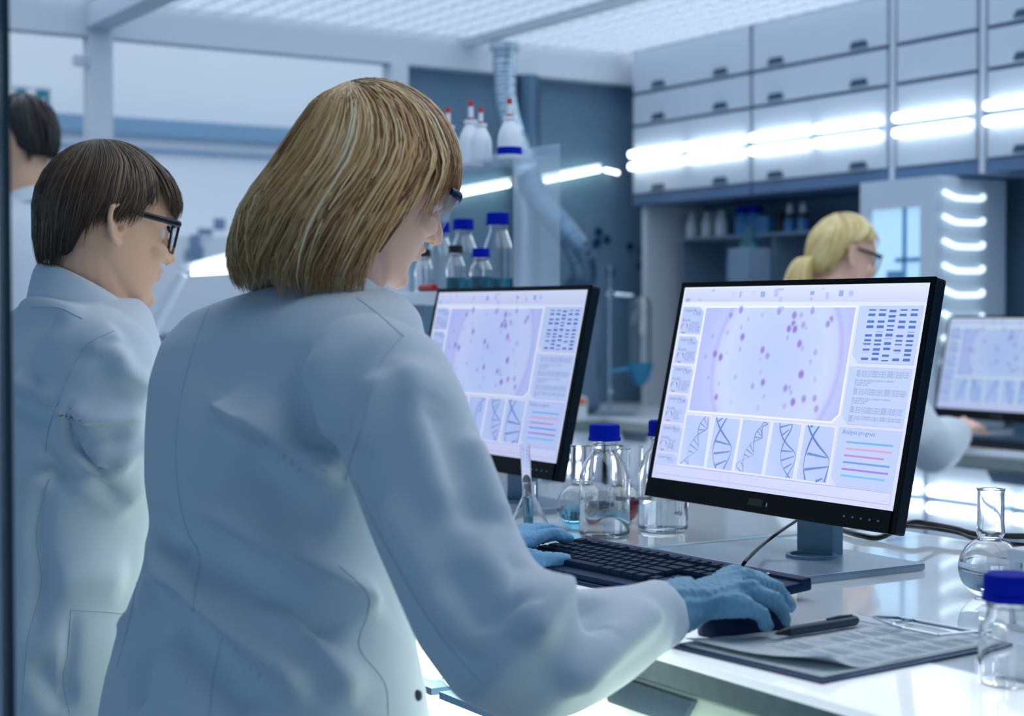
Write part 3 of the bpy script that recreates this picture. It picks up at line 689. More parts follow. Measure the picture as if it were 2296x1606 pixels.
cw.tube([wl(.235, .05, zt_), wl(.29, .035, zt_)], .0017, 6).tube([wl(.225, .105, zt_ + .004), wl(.243, .145, zt_ + .004), wl(.293, .150, zt_ - .003)], .0017, 6).tube([wl(.225, .105, zt_ + .004), wl(.238, .098, zt_)], .0017, 6)
cw.tube([wl(.29, .035, zt_ - .002), wl(.293, .15, zt_ - .003)], .0022, 8)
obj('wire_clip', cw, 'steel', cb, True)
pp = empty('paper_sheets', wl(.15, .11, ZB + .004), 'printed paper sheets with a curled corner on the clipboard', 'paper')
# top sheet: curls up at the near corner
nx, ny = 40, 30; vs = []; fs = []
for i in range(nx + 1):
    for j in range(ny + 1):
        a = .016 + .27 * i / nx; b = .012 + .196 * j / ny
        q = max(0, 1 - (math.hypot(a - .016, (b - .012) * .6)) / .075); l_ = .010 * q * q + .0035 * max(0, 1 - (a - .016) / .05) ** 2
        p = wl(a + q * q * .02, b + q * q * .012, ZB + .0056 + l_ + .0012 * math.sin(a * 60) * max(0, 1 - a / .2)); vs.append(p)
for i in range(nx):
    for j in range(ny): k = i * (ny + 1) + j; fs.append((k, k + ny + 1, k + ny + 2, k + 1))
ps = MB().add(vs, fs); psm = ps.mesh('top_sheet', True)
top = link('top_sheet', psm, 'paper', pp); sm = top.modifiers.new('s', 'SOLIDIFY'); sm.thickness = .0004; sm.offset = -1
board('under_sheets', .010, .283, .009, .210, ZB + .0036, ZB + .0050, 'paper', pp)
pr = MB()
for k in range(34):                                     # rows of the printed table
    a = .075 + k * .0055
    for (b0, b1) in ((.02, .055), (.062, .10), (.106, .14), (.148, .19)):
        if (k * 7 + int(b0 * 1000)) % 5: pr.add([wl(a + x_, y_, ZB + .0061) for x_, y_ in ((0, b0), (.0016, b0), (.0016, b1 - .006 * (k % 3)), (0, b1 - .006 * (k % 3)))], [(0, 1, 2, 3)])
mat('print_blue', lin(150, 176, 200), .7); obj('printed_table', pr, 'print_blue', pp)
pt = at(1738, 1421, Z=ZB + .013); pe = at(1921, 1391, Z=ZB + .013); dv = (pe - pt).normalized(); LN = (pe - pt).length
pn = empty('ballpoint_pen', (pt + pe) / 2, 'dark grey ballpoint pen lying on the papers', 'pen')
obj('barrel', MB().tube([pt + dv * .019, pt + dv * .022, pt + dv * (LN - .004), pt + dv * LN], [.0046, .0056, .0058, .0040], 16), 'pen_grey', pn, True)
obj('tip', MB().tube([pt, pt + dv * .004, pt + dv * .018], [.0007, .0022, .0046], 14), 'cable_black', pn, True)
obj('pocket_clip', MB().tube([pe - dv * .008 + Vector((0, 0, .006)), pe - dv * .03 + Vector((0, 0, .0068)), pe - dv * .048 + Vector((0, 0, .0062))], [.0016, .0018, .0014], 8), 'pen_grey', pn, True)
# ================================================================== glassware
def shell(prof, t, c, n=48):
    """closed wall of thickness t from an outer profile (radius, z) that starts on the axis"""
    inner = [(max(r - t, 0.0003), z + (t if i < 2 else 0)) for i, (r, z) in enumerate(prof)]
    return MB().lathe([(max(r, .0003), z) for r, z in prof] + inner[::-1], c, n, closed=True)
def sm_prof(pts, n=40):
    return [(max(p.x, 0), p.y) for p in spline([(a, b, 0) for a, b in pts], n)]
def liquid(prof, lv, t, c, n=48):
    """volume enclosed by the inner wall up to height lv"""
    pr_ = [(max(r - t + .0002, .0003), z) for r, z in prof if t < z < lv]
    if not pr_: pr_ = [(prof[1][0] - t, t)]
    z0 = t - .0002; ra = pr_[0][0]
    return MB().lathe([(.0003, z0), (ra, z0)] + pr_ + [(pr_[-1][0], lv), (.0003, lv)], c, n)
def cap(c, r, h, mat_, par, ribs=36):
    m_ = MB(); n = ribs * 2
    rr = lambda k, j: k * (1.0 if j % 2 else .975)
    ringv = [[Vector((rr(r, j) * math.cos(2 * math.pi * j / n), rr(r, j) * math.sin(2 * math.pi * j / n), z)) + Vector(c) for j in range(n)] for z in (.24 * h, .86 * h)]
    lo = [[Vector((q * math.cos(2 * math.pi * j / n), q * math.sin(2 * math.pi * j / n), z)) + Vector(c) for j in range(n)] for q, z in ((r * .9, 0), (r * 1.06, .0), (r * 1.06, .2 * h), (r, .24 * h))]
    hi = [[Vector((q * math.cos(2 * math.pi * j / n), q * math.sin(2 * math.pi * j / n), z)) + Vector(c) for j in range(n)] for q, z in ((r * .97, .95 * h), (r * .9, h), (r * .02, h))]
    m_.rings(lo + ringv + hi); return obj('screw_cap', m_, mat_, par, 30)
def media_bottle(c, r, h, capr, label, lv=None, liq='water', capm='cap_blue', group='screw-cap glass bottles', marks=True, detail=1):
    e = empty('glass_bottle', c, label, 'bottle', group); hc = capr * 1.05; hn = h - hc * .9; nr = capr * .80
    prof = [(0, 0), (r * .9, 0.0)] + sm_prof([(r * .9, 0), (r * .99, .004), (r, .012), (r, hn * .34), (r, hn * .56), (r * .95, hn * .66), (r * .78, hn * .78), (nr * 1.06, hn * .88), (nr, hn * .93), (nr, hn)], 34 if detail else 20)
    obj('glass', shell(prof, .0019, c, 56 if detail else 28), 'glass', e, 60)
    if lv: obj('liquid', liquid(prof, lv, .0019, c, 56 if detail else 28), liq, e, 60)
    cap((c[0], c[1], c[2] + hn - .001), capr, hc, capm, e)
    obj('pouring_ring', MB().lathe([(nr, hn - .008), (nr * 1.12, hn - .0065), (nr * 1.12, hn - .004), (nr, hn - .003)], c, 40, closed=True), 'glass', e, True)
    return e
b1 = media_bottle(at(1355, 1203, Z=ZB + .0003), .0402, .176, .0243, 'clear bottle with blue cap and white measuring marks, left of the near monitor', .060, group='blue-capped bottles on the bench')
media_bottle(at(1487, 1190, Z=ZB + .0003), .0405, .178, .0243, 'blue-capped bottle of clear water half behind the near monitor edge', .052, group='blue-capped bottles on the bench')
media_bottle(at(2262, 1533, Z=ZB + .0003), .0288, .104, .0243, 'small blue-capped bottle at the lower right corner of the photo', group='blue-capped bottles on the bench')
# white measuring marks printed on the first bottle
c1 = at(1355, 1203, Z=ZB); vdir = Vector((-c1.x, -c1.y, 0)).normalized(); sdir = Vector((vdir.y, -vdir.x, 0)) * -1
def on_bottle(s_, z, r=.0406): a = s_ / r; return c1 + (vdir * math.cos(a) + sdir * math.sin(a)) * r + Vector((0, 0, z))
mk = MB()
def patch(s0, s1, z0, z1, k=6):
    for i in range(k):
        a, b = s0 + (s1 - s0) * i / k, s0 + (s1 - s0) * (i + 1) / k
        mk.add([on_bottle(a, z0), on_bottle(b, z0), on_bottle(b, z1), on_bottle(a, z1)], [(0, 1, 2, 3)])
patch(-.010, .004, .062, .077); patch(.016, .022, .045, .0458); patch(.0085, .0093, .052, .066, 2); patch(-.002, .004, .0525, .0532)
cu = bpy.data.curves.new('t', 'FONT'); cu.body = '100'; cu.size = .008; ot = bpy.data.objects.new('t', cu); COL.objects.link(ot); tm = ot.to_mesh()
mk.add([on_bottle(.0195 - v.co.x, .046 + v.co.y) for v in tm.vertices], [tuple(p.vertices) for p in tm.polygons]); ot.to_mesh_clear(); bpy.data.objects.remove(ot)
obj('measuring_marks', mk, 'white_print', b1)
def round_flask(c, R, h, nr, label, lv, liq, flat=.35, lip=True):
    e = empty('round_flask', c, label, 'flask')
    zc = R * .93; pts = [(R * flat, 0)]
    for t in np.linspace(-1.15, 1.18, 14): pts.append((R * math.cos(t), zc + R * math.sin(t)))
    pts = [p for p in pts if p[1] >= 0]; ztop = pts[-1][1]
    pts += [(nr * 1.05, ztop + R * .22), (nr, ztop + R * .5), (nr, h * .9), (nr, h - .003), (nr * 1.08, h)]
    prof = [(0, 0), (R * flat, 0)] + sm_prof(pts, 60)[1:]
    obj('glass', shell(prof, .0016, c, 56), 'glass', e, 60)
    if lv: obj('liquid', liquid(prof, lv, .0016, c, 56), liq, e, 60)
    return e
round_flask(at(1304, 1188, Z=ZB + .0003), .0405, .138, .0182, 'round-bottom glass flask with pale blue liquid left of the blue-capped bottle', .036, 'water_blue')
round_flask(at(1392, 1172, Z=ZB + .0003), .034, .125, .015, 'round glass flask with dark red liquid behind the marked bottle', .040, 'water_red')
round_flask(at(2220, 1338, Z=ZB + .0003), .0392, .135, .0168, 'round glass flask with wide neck and clear water at the right edge', .044, 'water', .3)
c = at(1409, 1150, Z=ZB + .0003); e = empty('glass_cylinder', c, 'tall plain glass cylinder behind the marked bottle', 'glassware')
obj('glass', shell([(0, 0), (.026, 0), (.026, .002), (.025, .006), (.025, .115), (.0262, .118)], .0016, c), 'glass', e, 60)
c = at(1186, 1195, Z=ZB + .0003); e = empty('conical_flask', c, 'small conical flask holding an upright glass tube by the left glove', 'flask')
pf = [(0, 0), (.034, 0)] + sm_prof([(.034, 0), (.036, .004), (.034, .010), (.022, .036), (.0135, .054), (.0112, .060), (.0110, .078), (.0122, .082)], 30)
obj('glass', shell(pf, .0013, c, 44), 'glass', e, 60)
tb = empty('test_tube', c + Vector((0, 0, .002)), 'narrow glass tube with pale blue liquid standing in the conical flask', 'tube')
Rt = Matrix.Rotation(math.radians(-3), 3, 'Y')
obj('glass', MB().lathe([(.0003, .003), (.0078, .003), (.0080, .006), (.0080, .140), (.0086, .142), (.0072, .142), (.0070, .006), (.0003, .0055)], c, 28, Rt), 'glass', tb, 60)
obj('liquid', MB().lathe([(.0003, .0054), (.00715, .0062), (.00715, .058), (.0003, .058)], c, 28, Rt), 'water_blue', tb, 60)
# tube rack at the right edge
rk = empty('tube_rack', (1.465, 1.165, ZB), 'white plastic tube rack at the right edge of the bench', 'rack')
obj('top_plate', MB().bx(1.43, 1.515, 1.065, 1.252, .998, 1.013, .003), 'white_plastic', rk); obj('bottom_plate', MB().bx(1.43, 1.515, 1.065, 1.252, ZB + .001, ZB + .012, .003), 'white_plastic', rk)
for (x_, y_) in ((1.437, 1.245), (1.508, 1.245), (1.437, 1.072), (1.508, 1.072)): obj('leg', MB().bx(x_ - .004, x_ + .004, y_ - .004, y_ + .004, ZB + .012, .998), 'white_plastic', rk)
for i, (x_, y_) in enumerate(((1.472, 1.218), (1.472, 1.175), (1.472, 1.132))):
    e = empty('capped_tube', (x_, y_, ZB + .012), ['orange-capped sample tube in the white rack, nearest the round flask', 'second orange-capped sample tube from the round flask', 'third orange-capped sample tube from the round flask'][i], 'tube', 'orange-capped tubes in the white rack')
    obj('glass', MB().lathe([(.0003, .013), (.006, .015), (.007, .02), (.007, .112), (.006, .112), (.006, .021), (.0003, .016)], (x_, y_, ZB), 22), 'glass', e, 60)
    obj('cap', MB().lathe([(.0003, .1135), (.0092, .1135), (.0092, .1275), (.0085, .129), (.0003, .129)], (x_, y_, ZB), 22), 'cap_orange', e, 40)
# ================================================================== reagent shelf, acrylic stand and bottles behind the second monitor
rs = empty('reagent_shelf', (1.83, 3.4, ZB), 'white reagent shelf on posts behind the second monitor', 'shelf')
obj('shelf_board', MB().bx(1.70, 1.935, 2.78, 4.0, 1.292, 1.318, .003), 'white_plastic', rs)
for y_ in (2.86, 3.45, 3.92): obj('post', MB().bx(1.87, 1.90, y_ - .015, y_ + .015, ZB + .001, 1.292), 'stand_metal', rs)
ac = empty('acrylic_stand', (1.875, 3.35, 1.3185), 'clear acrylic stand carrying the white wash bottles', 'stand')
obj('top_shelf', MB().bx(1.818, 1.932, 2.9, 3.85, 1.597, 1.603), 'acrylic', ac); obj('back_lip', MB().bx(1.928, 1.932, 2.9, 3.85, 1.603, 1.632), 'acrylic', ac)
for y_ in (2.9, 3.37, 3.845): obj('side_panel', MB().bx(1.818, 1.932, y_, y_ + .005, 1.3185, 1.597), 'acrylic', ac)
zs_ = 1.3187
media_bottle((1.885, 3.075, zs_), .0335, .172, .0250, 'blue-capped bottle nearest the right end of the acrylic stand', .03, 'water_teal', group='blue-capped bottles on the reagent shelf', detail=0)
media_bottle((1.885, 3.225, zs_), .0325, .166, .0235, 'middle blue-capped bottle on the reagent shelf', .03, 'water_teal', group='blue-capped bottles on the reagent shelf', detail=0)
media_bottle((1.885, 3.335, zs_), .0315, .164, .0235, 'blue-capped bottle just beside the woman\'s nose', None, group='blue-capped bottles on the reagent shelf', detail=0)
media_bottle((1.755, 3.035, zs_), .021, .098, .0155, 'small black-capped glass bottle with teal liquid before the middle blue-capped one', .03, 'water_teal', 'cap_black', 'black-capped bottles on the reagent shelf', detail=0)
media_bottle((1.755, 3.175, zs_), .021, .094, .0155, 'small black-capped glass bottle below the woman\'s chin', None, 'water', 'cap_black', 'black-capped bottles on the reagent shelf', detail=0)
media_bottle((1.755, 2.93, zs_), .024, .088, .018, 'small squat blue-capped bottle at the end of the reagent shelf hidden by the monitor', .03, 'water_teal', 'cap_blue', 'black-capped bottles on the reagent shelf', detail=0)
rc = at(952, 656, X=1.722); e = empty('red_clamp', (rc.x, rc.y, 1.3185), 'small red clamp with metal screw on the shelf at the monitor corner', 'clamp')
obj('grip', MB().tube([(1.73, rc.y - .03, 1.327), (1.73, rc.y + .03, 1.327)], .008, 12), 'red_clip', e, 40); obj('screw', MB().tube([(1.73, rc.y + .03, 1.327), (1.73, rc.y + .036, 1.327)], .005, 10), 'steel', e, 40)
def wash_bottle(c, h, r, label, tip='red_tip', group='white wash bottles on the acrylic stand', nozzle=True):
    e = empty('wash_bottle', c, label, 'bottle', group)
    hb = h * .70
    obj('body', MB().lathe([(.0003, 0), (r * .94, 0), (r, .004)] + sm_prof([(r, .004), (r, hb * .45), (r * .86, hb * .66), (r * .52, hb * .86), (r * .44, hb * .92)], 12)[1:] + [(r * .55, hb * .925), (r * .55, hb), (.0003, hb)], c, 24), 'white_plastic', e, 50)
    if nozzle:
        obj('nozzle', MB().lathe([(r * .18, hb), (r * .22, hb + h * .04), (r * .20, h * .93), (r * .10, h * .94)], c, 12), 'white_plastic', e, 50)
        obj('tip', MB().lathe([(r * .25, hb), (r * .26, hb + h * .035), (.0003, hb + h * .036)], c, 12), tip, e, 50)
        obj('tip', MB().lathe([(r * .21, h * .90), (r * .2, h * .99), (.0003, h)], c, 12), tip, e, 50)
    return e
za = 1.6034
wash_bottle((1.872, 3.272, za), .140, .027, 'white wash bottle nearest the woman\'s hair on the acrylic stand')
wash_bottle((1.893, 3.205, za), .150, .028, 'tallest white wash bottle on the acrylic stand')
wash_bottle((1.848, 3.086, za), .118, .024, 'shorter white wash bottle in front of the tallest one')
wb = wash_bottle((1.875, 3.01, za), .132, .026, 'white wash bottle standing apart at the right end of the acrylic stand')
obj('blue_label', MB().lathe([(.0262, .010), (.0266, .010), (.0266, .026), (.0262, .026)], (1.875, 3.01, za), 24, closed=True), 'cap_blue', wb, True)
# ================================================================== ducts on the dark wall
def corr(pts, r, n=90):
    P = spline(pts, n); return MB().tube(P, [r * (1 + .05 * math.sin(i * math.pi * .8)) for i in range(n)], 18)
d1 = empty('exhaust_duct', at(1130, 931, d=6.75), 'silver flexible exhaust duct hanging from the ceiling with a bend', 'duct')
obj('flexible_pipe', corr([at(1131, 104, d=6.8), at(1131, 160, d=6.8), at(1133, 225, d=6.8), at(1146, 285, d=6.8), at(1168, 345, d=6.78), at(1180, 420, d=6.75), at(1184, 520, d=6.85), at(1184, 640, d=6.92), at(1184, 760, d=6.95), at(1184, 918, d=6.95)], .047, 150), 'duct_silver', d1, True)
obj('ceiling_collar', MB().lathe([(.047, 0), (.062, 0), (.062, .03), (.047, .03)], at(1131, 108, d=6.8) + Vector((0, 0, -.01)), 24, closed=True), 'duct_silver', d1, True)
p = at(1190, 300, Y=6.0)
d2 = obj('duct_pipe', MB().tube([(p.x, 6.02, 1.02), (p.x, 6.02, 2.298)], .05, 20), 'duct_dark', None, True); tag(d2, 'straight dark duct pipe on the back wall behind the bent silver duct', 'duct')
d3 = obj('branch_duct', corr([at(1186, 400, d=6.62), at(1205, 440, d=6.55), at(1250, 500, d=6.45), at(1295, 560, d=6.4), at(1310, 620, d=6.5), (3.775, 5.56, 1.36), (3.77, 5.57, 1.3015)], .050, 90), 'duct_dark', None, True); tag(d3, 'darker branch duct sloping down right towards the counter', 'duct')
e = empty('tube_light', at(1270, 392, Y=6.09), 'slanted glowing tubes imitating a light strip reflected in the dark back wall', 'light')  # reflection of a light strip, built as glowing tubes
for (a, b2) in (((1193, 412), (1345, 381)), ((1193, 400), (1345, 371)), ((1020, 438), (1142, 414)), ((1020, 426), (1142, 403))):
    obj('tube', MB().tube([at(*a, Y=6.06), at(*b2, Y=6.06)], .0078, 10), 'tube_reflected' if a[1] in (400, 426) else 'tube_warm', e, True)
obj('rail', MB().tube([at(1020, 432, Y=6.085), at(1345, 376, Y=6.085)], .008, 6), 'cabinet_dark', e)  # dark backing for the imitated reflection
e = empty('tube_light', at(1372, 386, Y=6.09), 'short glowing tube imitating a reflection on the back wall right of the slanted pair', 'light')  # short stretch of the same reflection, also built as a glowing tube
obj('tube', MB().tube([at(1357, 381, Y=6.06), at(1386, 388, Y=6.06)], .0085, 10), 'tube_glow', e, True); obj('rail', MB().tube([at(1357, 381, Y=6.085), at(1386, 388, Y=6.085)], .008, 6), 'cabinet_dark', e)  # tube and dark backing imitate the reflection
k_ = 0
for (x_, y_, r_) in ((1342, 520, .022), (1360, 537, .02), (1338, 545, .024), (1285, 560, .024), (1300, 548, .018), (1412, 553, .018), (1438, 562, .018), (1318, 602, .026), (1368, 612, .024), (1436, 596, .02)):
    c = at(x_, y_, Y=6.098); o = obj('wall_disc', MB().lathe([(.0003, 0), (r_, 0), (r_ * .9, .006), (.0003, .006)], c, 16, Matrix.Rotation(math.pi / 2, 3, 'X')), 'board_blue', None, True)
    tag(o, 'small dark disc fixed to the back wall beside the ducts', 'disc', 'dark discs on the back wall')
for (x_, y_, w_, h_) in ((437, 545, .06, .1), (492, 503, .07, .07), (425, 570, .05, .06), (447, 568, .05, .08), (385, 505, .05, .05), (460, 520, .09, .04)):
    c = at(x_, y_, Y=9.19); o = obj('wall_plate', MB().box(c, (w_, .02, h_), None, .004), 'sticker'); tag(o, 'small blue-grey plate on the far pale cabinet front', 'plate', 'plates on the far pale cabinet')
# ================================================================== things on the back counter
e = empty('grey_instrument', (3.725, 5.575, ZC), 'grey box-shaped instrument on the back counter right of the second monitor', 'instrument')
obj('housing', MB().bx(3.62, 3.83, 5.45, 5.70, ZC + .012, 1.30, .012), 'grey_box', e); obj('door', MB().bx(3.63, 3.82, 5.438, 5.4505, ZC + .03, 1.27, .006), 'grey_box', e)
obj('handle', MB().bx(3.80, 3.81, 5.425, 5.439, 1.0, 1.16, .003), 'steel', e)
for x_ in (3.65, 3.80): obj('foot', MB().bx(x_ - .02, x_ + .02, 5.47, 5.51, ZC + .0003, ZC + .012).bx(x_ - .02, x_ + .02, 5.64, 5.68, ZC + .0003, ZC + .012), 'black_plastic', e)
p = at(1357, 905, Z=ZC); p = Vector((3.80, 5.345, ZC))
e = empty('retort_stand', p, 'steel retort stand with clamp and glass tube beside the grey instrument', 'stand')
obj('base', MB().bx(p.x - .05, p.x + .09, p.y - .06, p.y + .06, ZC + .0003, ZC + .012, .003), 'grey_box', e); obj('rod', MB().tube([(p.x, p.y, ZC + .01), (p.x, p.y, 1.46)], .0065, 10), 'steel', e, True)
obj('clamp', MB().tube([(p.x - .02, p.y, 1.345), (p.x + .02, p.y - .01, 1.345), (p.x + .09, p.y - .03, 1.34)], .007, 8).box((p.x, p.y, 1.345), (.03, .03, .035), None, .005).box((p.x, p.y, .965), (.028, .028, .03), None, .005), 'steel', e, True)
c = Vector((p.x + .12, p.y - .04, 1.07)); 
obj('glass_column', MB().lathe([(.045, 0), (.045, .24), (.028, .265), (.024, .265), (.041, .238), (.041, 0)], c, 24, closed=True), 'glass', e, True)
e2_ = obj('funnel_holder', MB().lathe([(.012, -.08), (.035, -.055), (.052, 0), (.056, .012), (.05, .012), (.03, -.05), (.008, -.078)], c + Vector((0, 0, -.012)), 24, closed=True).tube([(p.x, p.y, 1.035), (c.x - .05, c.y, 1.05)], .008, 8), 'blue_tray', e, True)
for (px_, w_, dz, lb_, nm) in ((1322, .10, .085, 'white cardboard box with the yellow roll on it, on the back counter', 0), (1398, .115, .082, 'white box with an orange corner patch on the back counter', 1)):
    c = at(px_, 925, Z=ZC); s_ = 6.15 / c.length if False else 1
    c = Vector((3.30 if nm == 0 else 3.60, 5.37 if nm == 0 else 5.345, ZC)); e = empty('carton', c, lb_, 'box')
    obj('box', MB().bx(c.x - w_ / 2, c.x + w_ / 2, c.y - .05, c.y + .05, ZC + .0003, ZC + dz, .004), 'white_plastic', e)
    if nm: obj('patch', MB().bx(c.x + .01, c.x + w_ / 2 - .01, c.y - .052, c.y - .0495, ZC + dz - .03, ZC + dz - .004), 'orange', e)
    else: obj('lid', MB().bx(c.x - w_ / 2 - .002, c.x + w_ / 2 + .002, c.y - .052, c.y + .052, ZC + dz, ZC + dz + .012, .003), 'white_plastic', e)
c = Vector((3.60, 5.345, ZC + .083)); e = obj('folded_cloth', MB().ell(c + Vector((-.035, 0, .012)), (.045, .03, .012), n=14, m=8), 'purple', None, True); tag(e, 'small purple cloth lying on the orange-patched box', 'cloth')
c = Vector((3.30, 5.36, ZC + .0975 + .056))
e = obj('tape_roll', MB().lathe([(.026, -.02), (.052, -.022), (.056, -.012), (.056, .012), (.052, .022), (.026, .02)], c, 28, Matrix.Rotation(math.radians(90), 3, 'X') @ Matrix.Rotation(.4, 3, 'Y'), closed=True), 'yellow', None, True); tag(e, 'yellow roll standing on the white carton, right of the second monitor', 'roll')
o = struct('post_cabinet', MB().bx(4.335, 4.66, 5.82, 5.855, ZC, 1.744), 'white_paint')
# ================================================================== shelf with bottles under the wall cabinets
e = empty('back_shelf', (4.54, 5.0, ZC), 'grey glass shelf on uprights below the wall cabinets', 'shelf')
obj('shelf_board', MB().bx(4.42, 4.66, 4.45, 5.72, 1.585, 1.597), 'grey_box', e)
for y_ in (4.47, 5.1, 5.70): obj('upright', MB().bx(4.44, 4.66, y_ - .006, y_ + .006, ZC + .0003, 1.585), 'grey_box', e)
zz = 1.5973
for i, (px_, r_) in enumerate(((1552, .028), (1586, .026), (1603, .024), (1618, .028))):
    c = at(px_, 530, X=4.50 if px_ != 1603 else 4.58); wash_bottle((c.x, c.y, zz), .155, r_, ['white plastic bottle at the left end of the shelf under the cabinets', 'second white plastic bottle from the left under the cabinets', 'white plastic bottle set back behind its neighbours under the cabinets', 'white plastic bottle beside the blue containers under the cabinets'][i], group='white bottles under the wall cabinets', nozzle=False)
for i, (px_, lb_) in enumerate(((1668, 'left of two navy-capped light blue bottles under the cabinets'), (1694, 'right of two navy-capped light blue bottles under the cabinets'))):
    c = at(px_, 530, X=4.52); e = empty('blue_bottle', (c.x, c.y, zz), lb_, 'bottle', 'blue bottles under the cabinets')
    obj('body', MB().lathe([(.0003, 0), (.04, 0), (.04, .075), (.03, .092), (.0003, .092)], (c.x, c.y, zz), 20), 'blue_box', e, 50); obj('cap', MB().lathe([(.0003, .092), (.031, .092), (.031, .122), (.0003, .122)], (c.x, c.y, zz), 20), 'cap_blue', e, 40)
c = at(1725, 530, X=4.52); o = obj('blue_box', MB().bx(c.x - .04, c.x + .04, c.y - .035, c.y + .035, zz, zz + .075, .004), 'blue_box'); tag(o, 'light blue box right of the navy-capped bottles', 'box')
c = at(1750, 530, X=4.50); o = obj('black_bottle', MB().lathe([(.0003, 0), (.017, 0), (.018, .004), (.018, .06), (.012, .07), (.013, .09), (.0003, .09)], (c.x, c.y, zz), 16), 'cap_black', None, 50); tag(o, 'slim black bottle left of the dropper bottles', 'bottle')
for px_, lb_ in ((1771, 'dropper bottle with white tip nearest the slim black bottle'), (1801, 'dropper bottle with white tip nearest the blonde woman')):
    c = at(px_, 528, X=4.50); e = empty('dropper_bottle', (c.x, c.y, zz), lb_, 'bottle', 'dropper bottles under the cabinets')
    obj('body', MB().lathe([(.0003, 0), (.024, 0), (.024, .05), (.016, .06), (.0003, .06)], (c.x, c.y, zz), 18), 'blue_box', e, 50); obj('collar', MB().lathe([(.0003, .06), (.019, .06), (.019, .078), (.0003, .078)], (c.x, c.y, zz), 18), 'cap_black', e, 40)
    obj('tip', MB().lathe([(.0003, .078), (.015, .078), (.012, .1), (.006, .118), (.0003, .12)], (c.x, c.y, zz), 18), 'white_plastic', e, 50)
c = at(1680, 560, X=4.30); e = empty('blue_jug', (4.33, at(1655, 600, X=4.33).y, ZC), 'tall translucent blue canister on the far counter below the bottles', 'canister')
y_ = at(1668, 600, X=4.33).y; obj('body', MB().bx(4.28, 4.38, y_ - .07, y_ + .05, ZC + .0003, 1.50, .01), 'blue_box', e); obj('lid', MB().bx(4.285, 4.375, y_ - .06, y_ + .04, 1.50, 1.53, .008), 'blue_tray', e)
c = at(1680, 558, X=4.20); e = empty('conical_flask', (4.2, c.y, ZC), 'teal conical flask on a tall block before the blue canister', 'flask')
obj('block', MB().bx(4.14, 4.26, c.y - .06, c.y + .06, ZC + .0003, c.z, .006), 'grey_box', e); obj('glass', MB().lathe([(.0003, 0), (.042, 0), (.04, .008), (.012, .085), (.012, .1), (.009, .1), (.009, .085), (.035, .01), (.0003, .006)], (4.2, c.y, c.z), 24), 'water_teal', e, 50)
# ================================================================== incubator
ic = empty('incubator', (4.36, 4.17, ZC), 'tall white incubator with lit window and glowing bars imitating side-groove highlights on the far counter', 'incubator')
yl, yr = 4.36, 3.99
obj('housing', MB().bx(4.22, 4.55, yr, yl, ZC + .0003, 1.742, .012), 'cabinet', ic)
fd = MB(); w0, w1 = yl - .05, yr + .075; zl, zh = 1.16, 1.64
fd.bx(4.20, 4.22, yr + .003, w1, ZC + .01, 1.74).bx(4.20, 4.22, w0, yl - .003, ZC + .01, 1.74).bx(4.20, 4.22, w1, w0, zh, 1.74).bx(4.20, 4.22, w1, w0, ZC + .01, zl)
dr = obj('door', fd, 'cabinet', ic)
mat('chamber_glow', lin(190, 226, 250), .5, emit=(.55, .83, 1.0), es=.62); mat('chamber_mid', lin(90, 160, 210), .4)
obj('lit_chamber', MB().bx(4.214, 4.2195, w1, w0, zl, zh), 'chamber_glow', ic)
gi = MB().bx(4.207, 4.213, w0 - .17, w0 - .155, zl, zh).bx(4.207, 4.213, w1, w0 - .12, 1.45, 1.465).bx(4.207, 4.213, w0 - .15, w0 - .08, zl + .02, 1.42)
obj('chamber_fittings', gi, 'chamber_mid', ic); obj('window_pane', MB().bx(4.2015, 4.2055, w1, w0, zl, zh), 'thin_glass', dr)
mat('groove_highlight', lin(235, 245, 250), .2, emit=(.74, .92, 1.0), es=1.5)  # emissive colour imitates highlights along the side grooves
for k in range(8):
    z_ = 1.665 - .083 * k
    obj('highlight_bar', MB().tube(spline([(4.23, yr - .004, z_ + .022), (4.262, yr - .022, z_ + .004), (4.285, yr - .026, z_), (4.35, yr - .026, z_), (4.40, yr - .022, z_ + .002), (4.425, yr - .004, z_ + .014)], 16), .0085, 8), 'groove_highlight', ic, True)
kbf = empty('keyboard', (3.93, 3.50, ZC), 'blurred black keyboard on the far counter under the bare hand', 'keyboard')
obj('case', MB().bx(3.865, 4.0, 3.27, 3.71, ZC + .0003, ZC + .018, .004), 'black_plastic', kbf)
kr = MB()
for r_ in range(5):
    for q in range(20): kr.bx(3.872 + r_ * .0245, 3.893 + r_ * .0245, 3.278 + q * .0213, 3.297 + q * .0213, ZC + .018, ZC + .024)
o = obj('key_field', kr, 'key_black', kbf); o['kind'] = 'stuff'
# ================================================================== microscope by the man, lamp behind it
mc = empty('microscope', (1.18, 2.86, ZB), 'grey laboratory microscope on the bench before the man', 'microscope')
E0 = at(296, 724, d=2.90); E1 = at(352, 792, d=3.0); ax = (E1 - E0).normalized()
side = Vector((0, 1, 0))
for s_ in (-.5, .5):
    o_ = side * s_ * .056
    ey = obj('eyepiece', MB().tube([E0 + o_ + ax * .006, E0 + o_ + ax * .03, E0 + o_ + ax * .031, E0 + o_ + ax * .10], [.0165, .0165, .0145, .0145], 20), 'stand_metal', mc, 40)
    obj('eyecup', MB().tube([E0 + o_ - ax * .004, E0 + o_ + ax * .006], [.0175, .0175], 20), 'black_plastic', ey, 40)
hb = E0 + ax * .105
obj('head', MB().box(hb + Vector((.03, 0, -.02)), (.09, .10, .07), Matrix.Rotation(.5, 3, 'Y'), .015), 'stand_metal', mc, 40)
obj('arm', MB().bx(hb.x + .05, hb.x + .11, 2.82, 2.88, ZB + .03, hb.z - .01, .012), 'white_plastic', mc); obj('base', MB().bx(hb.x - .09, hb.x + .12, 2.76, 2.94, ZB + .0003, ZB + .04, .012), 'white_plastic', mc)
